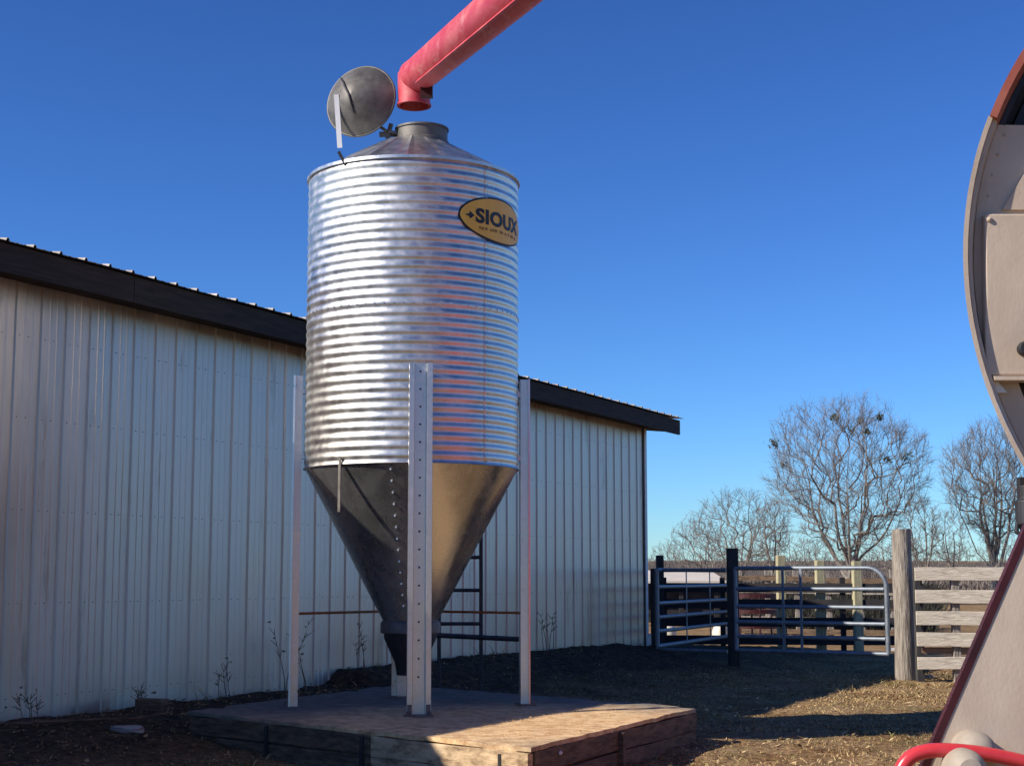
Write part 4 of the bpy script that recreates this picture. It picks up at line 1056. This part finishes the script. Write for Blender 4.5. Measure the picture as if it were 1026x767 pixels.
def grass(name, n, xr, yr, hmin, hmax, seed, dens=None):
    rnd = random.Random(seed); m = MB(); tone = []
    for _ in range(n):
        x = rnd.uniform(*xr); y = yr[0] + (yr[1] - yr[0]) * rnd.random() ** 1.35
        if dens and not dens(x, y, rnd): continue
        c = mnoise.noise(Vector((x * 1.1, y * 1.1, 7)))
        if rnd.random() > (.62 + .6 * c) * (1 - .85 * soil(x, y)): continue
        z = ground_z(x, y); h = rnd.uniform(hmin, hmax) * (.7 + .8 * c) * rnd.choice((.5, .8, 1, 1.5)); a = rnd.random() * 6.283; w_ = rnd.uniform(.0035, .008)
        lean = rnd.uniform(.4, 3.2) * h; la = rnd.random() * 6.283; lx, ly = math.cos(la) * lean, math.sin(la) * lean
        wx, wy = math.cos(a) * w_, math.sin(a) * w_
        m.add([(x - wx, y - wy, z - .005), (x + wx, y + wy, z - .005), (x + lx * .45 + wx * .7, y + ly * .45 + wy * .7, z + h * .65), (x + lx, y + ly, z + h), (x + lx * .45 - wx * .7, y + ly * .45 - wy * .7, z + h * .65)], [(0, 1, 2, 4), (4, 2, 3)])
        g_ = mnoise.noise(Vector((x * .7, y * .7, 2)))
        tn = .72 + rnd.uniform(-.03, .03) if (g_ > .12 and rnd.random() < .45) else rnd.choice((rnd.uniform(0, .62), rnd.uniform(.3, .64), rnd.uniform(.8, 1)))
        tone += [tn] * 5
    o = m.build(name, M['grass'], fixn=False)
    at_ = o.data.attributes.new('tone', 'FLOAT', 'POINT'); at_.data.foreach_set('value', tone)
    return tag(o, kind='stuff')
def dens(x, y, rnd):
    s_, q_ = sq(x, y); return q_ > .05 and not inpad(x, y) and abs(x) < y * .37 + .5
grass('grass', 110000, (-5.5, 8), (10.0, 26), .010, .038, 12, dens)
grass('grass', 16000, (4.5, 9.5), (20, 30), .015, .06, 13, dens)
def dens2(x, y, rnd):
    s_, q_ = sq(x, y); return .04 < q_ < .5 and not inpad(x, y)
grass('grass', 16000, (-6, 3), (13, 29), .05, .16, 14, dens2)

def litter(n, seed):   # dead leaves, chaff and twigs lying about
    rnd = random.Random(seed); m = MB(); tone = []
    for _ in range(n):
        y = 10 + 18 * rnd.random() ** 1.4; x = rnd.uniform(-.38, .34) * y
        s_, q_ = sq(x, y)
        if q_ < .06 or inpad(x, y): continue
        if rnd.random() > .35 + .8 * mnoise.noise(Vector((x * .9, y * .9, 31))) + (.35 if q_ < 2.5 else 0): continue
        z = ground_z(x, y) + .012; L = rnd.uniform(.012, .04); w_ = L * rnd.uniform(.25, .6); a = rnd.random() * 6.283; up_ = rnd.uniform(-.015, .03)
        if rnd.random() < .12: L *= 3.5; w_ = .004
        dx, dy = math.cos(a), math.sin(a)
        m.add([(x - dx * L, y - dy * L, z), (x - dy * w_, y + dx * w_, z + up_ * .6), (x + dx * L, y + dy * L, z + up_), (x + dy * w_, y - dx * w_, z + .003)], [(0, 1, 2, 3)])
        tone += [rnd.choice((rnd.uniform(0, .2), rnd.uniform(0, .4), rnd.uniform(.0, .15)) if q_ < 3 else (rnd.uniform(0, .3), rnd.uniform(0, .6), rnd.uniform(.9, 1)))] * 4
    o = m.build('leaf_litter', M['grass'], fixn=False); at_ = o.data.attributes.new('tone', 'FLOAT', 'POINT'); at_.data.foreach_set('value', tone)
    tag(o, kind='stuff')
litter(26000, 5)

# ------------------------------------------------------------------ light, sky, camera
AZ, EL = R(22), R(33.5)
Ldir = Vector((math.cos(AZ) * math.cos(EL), math.sin(AZ) * math.cos(EL), -math.sin(EL)))
sun = bpy.data.lights.new('sun', 'SUN'); sun.energy = 5.0; sun.angle = R(.5); sun.color = (1, .93, .83)
so = bpy.data.objects.new('sun', sun); col.objects.link(so); so.rotation_euler = Ldir.to_track_quat('-Z', 'Y').to_euler(); so.location = (-10, -5, 20)
wd = bpy.data.worlds.new('World'); scene.world = wd; wd.use_nodes = True
nt = wd.node_tree; bg = nt.nodes['Background']; sky = nt.nodes.new('ShaderNodeTexSky'); sky.sky_type = 'NISHITA'; sky.sun_disc = False
sky.sun_elevation = EL; sky.sun_rotation = math.atan2(-Ldir.x, -Ldir.y)
sky.air_density = 1.0; sky.dust_density = .0; sky.ozone_density = 3.0; sky.altitude = 300
gm = nt.nodes.new('ShaderNodeGamma'); gm.inputs[1].default_value = 1.38; nt.links.new(sky.outputs[0], gm.inputs[0])
tint = nt.nodes.new('ShaderNodeMix'); tint.data_type = 'RGBA'; tint.blend_type = 'MULTIPLY'; tint.inputs[0].default_value = 1; tint.clamp_result = False
nt.links.new(gm.outputs[0], tint.inputs[6]); tint.inputs[7].default_value = (.30, .475, .735, 1)   # clear winter sky, deep blue
nt.links.new(tint.outputs[2], bg.inputs[0]); bg.inputs[1].default_value = .078
cam = bpy.data.cameras.new('camera'); co = bpy.data.objects.new('camera', cam); col.objects.link(co)
co.location = (0, 0, EYE); co.rotation_euler = (R(90) + PITCH, 0, 0)
cam.sensor_width = 36; cam.lens = F / 1026 * 36; cam.clip_start = .05; cam.clip_end = 4000
scene.camera = co
vs = scene.view_settings; vs.view_transform = 'Standard'; vs.look = 'None'; vs.gamma = 1; vs.exposure = .35; vs.use_curve_mapping = False
scene.cycles.max_bounces = 8
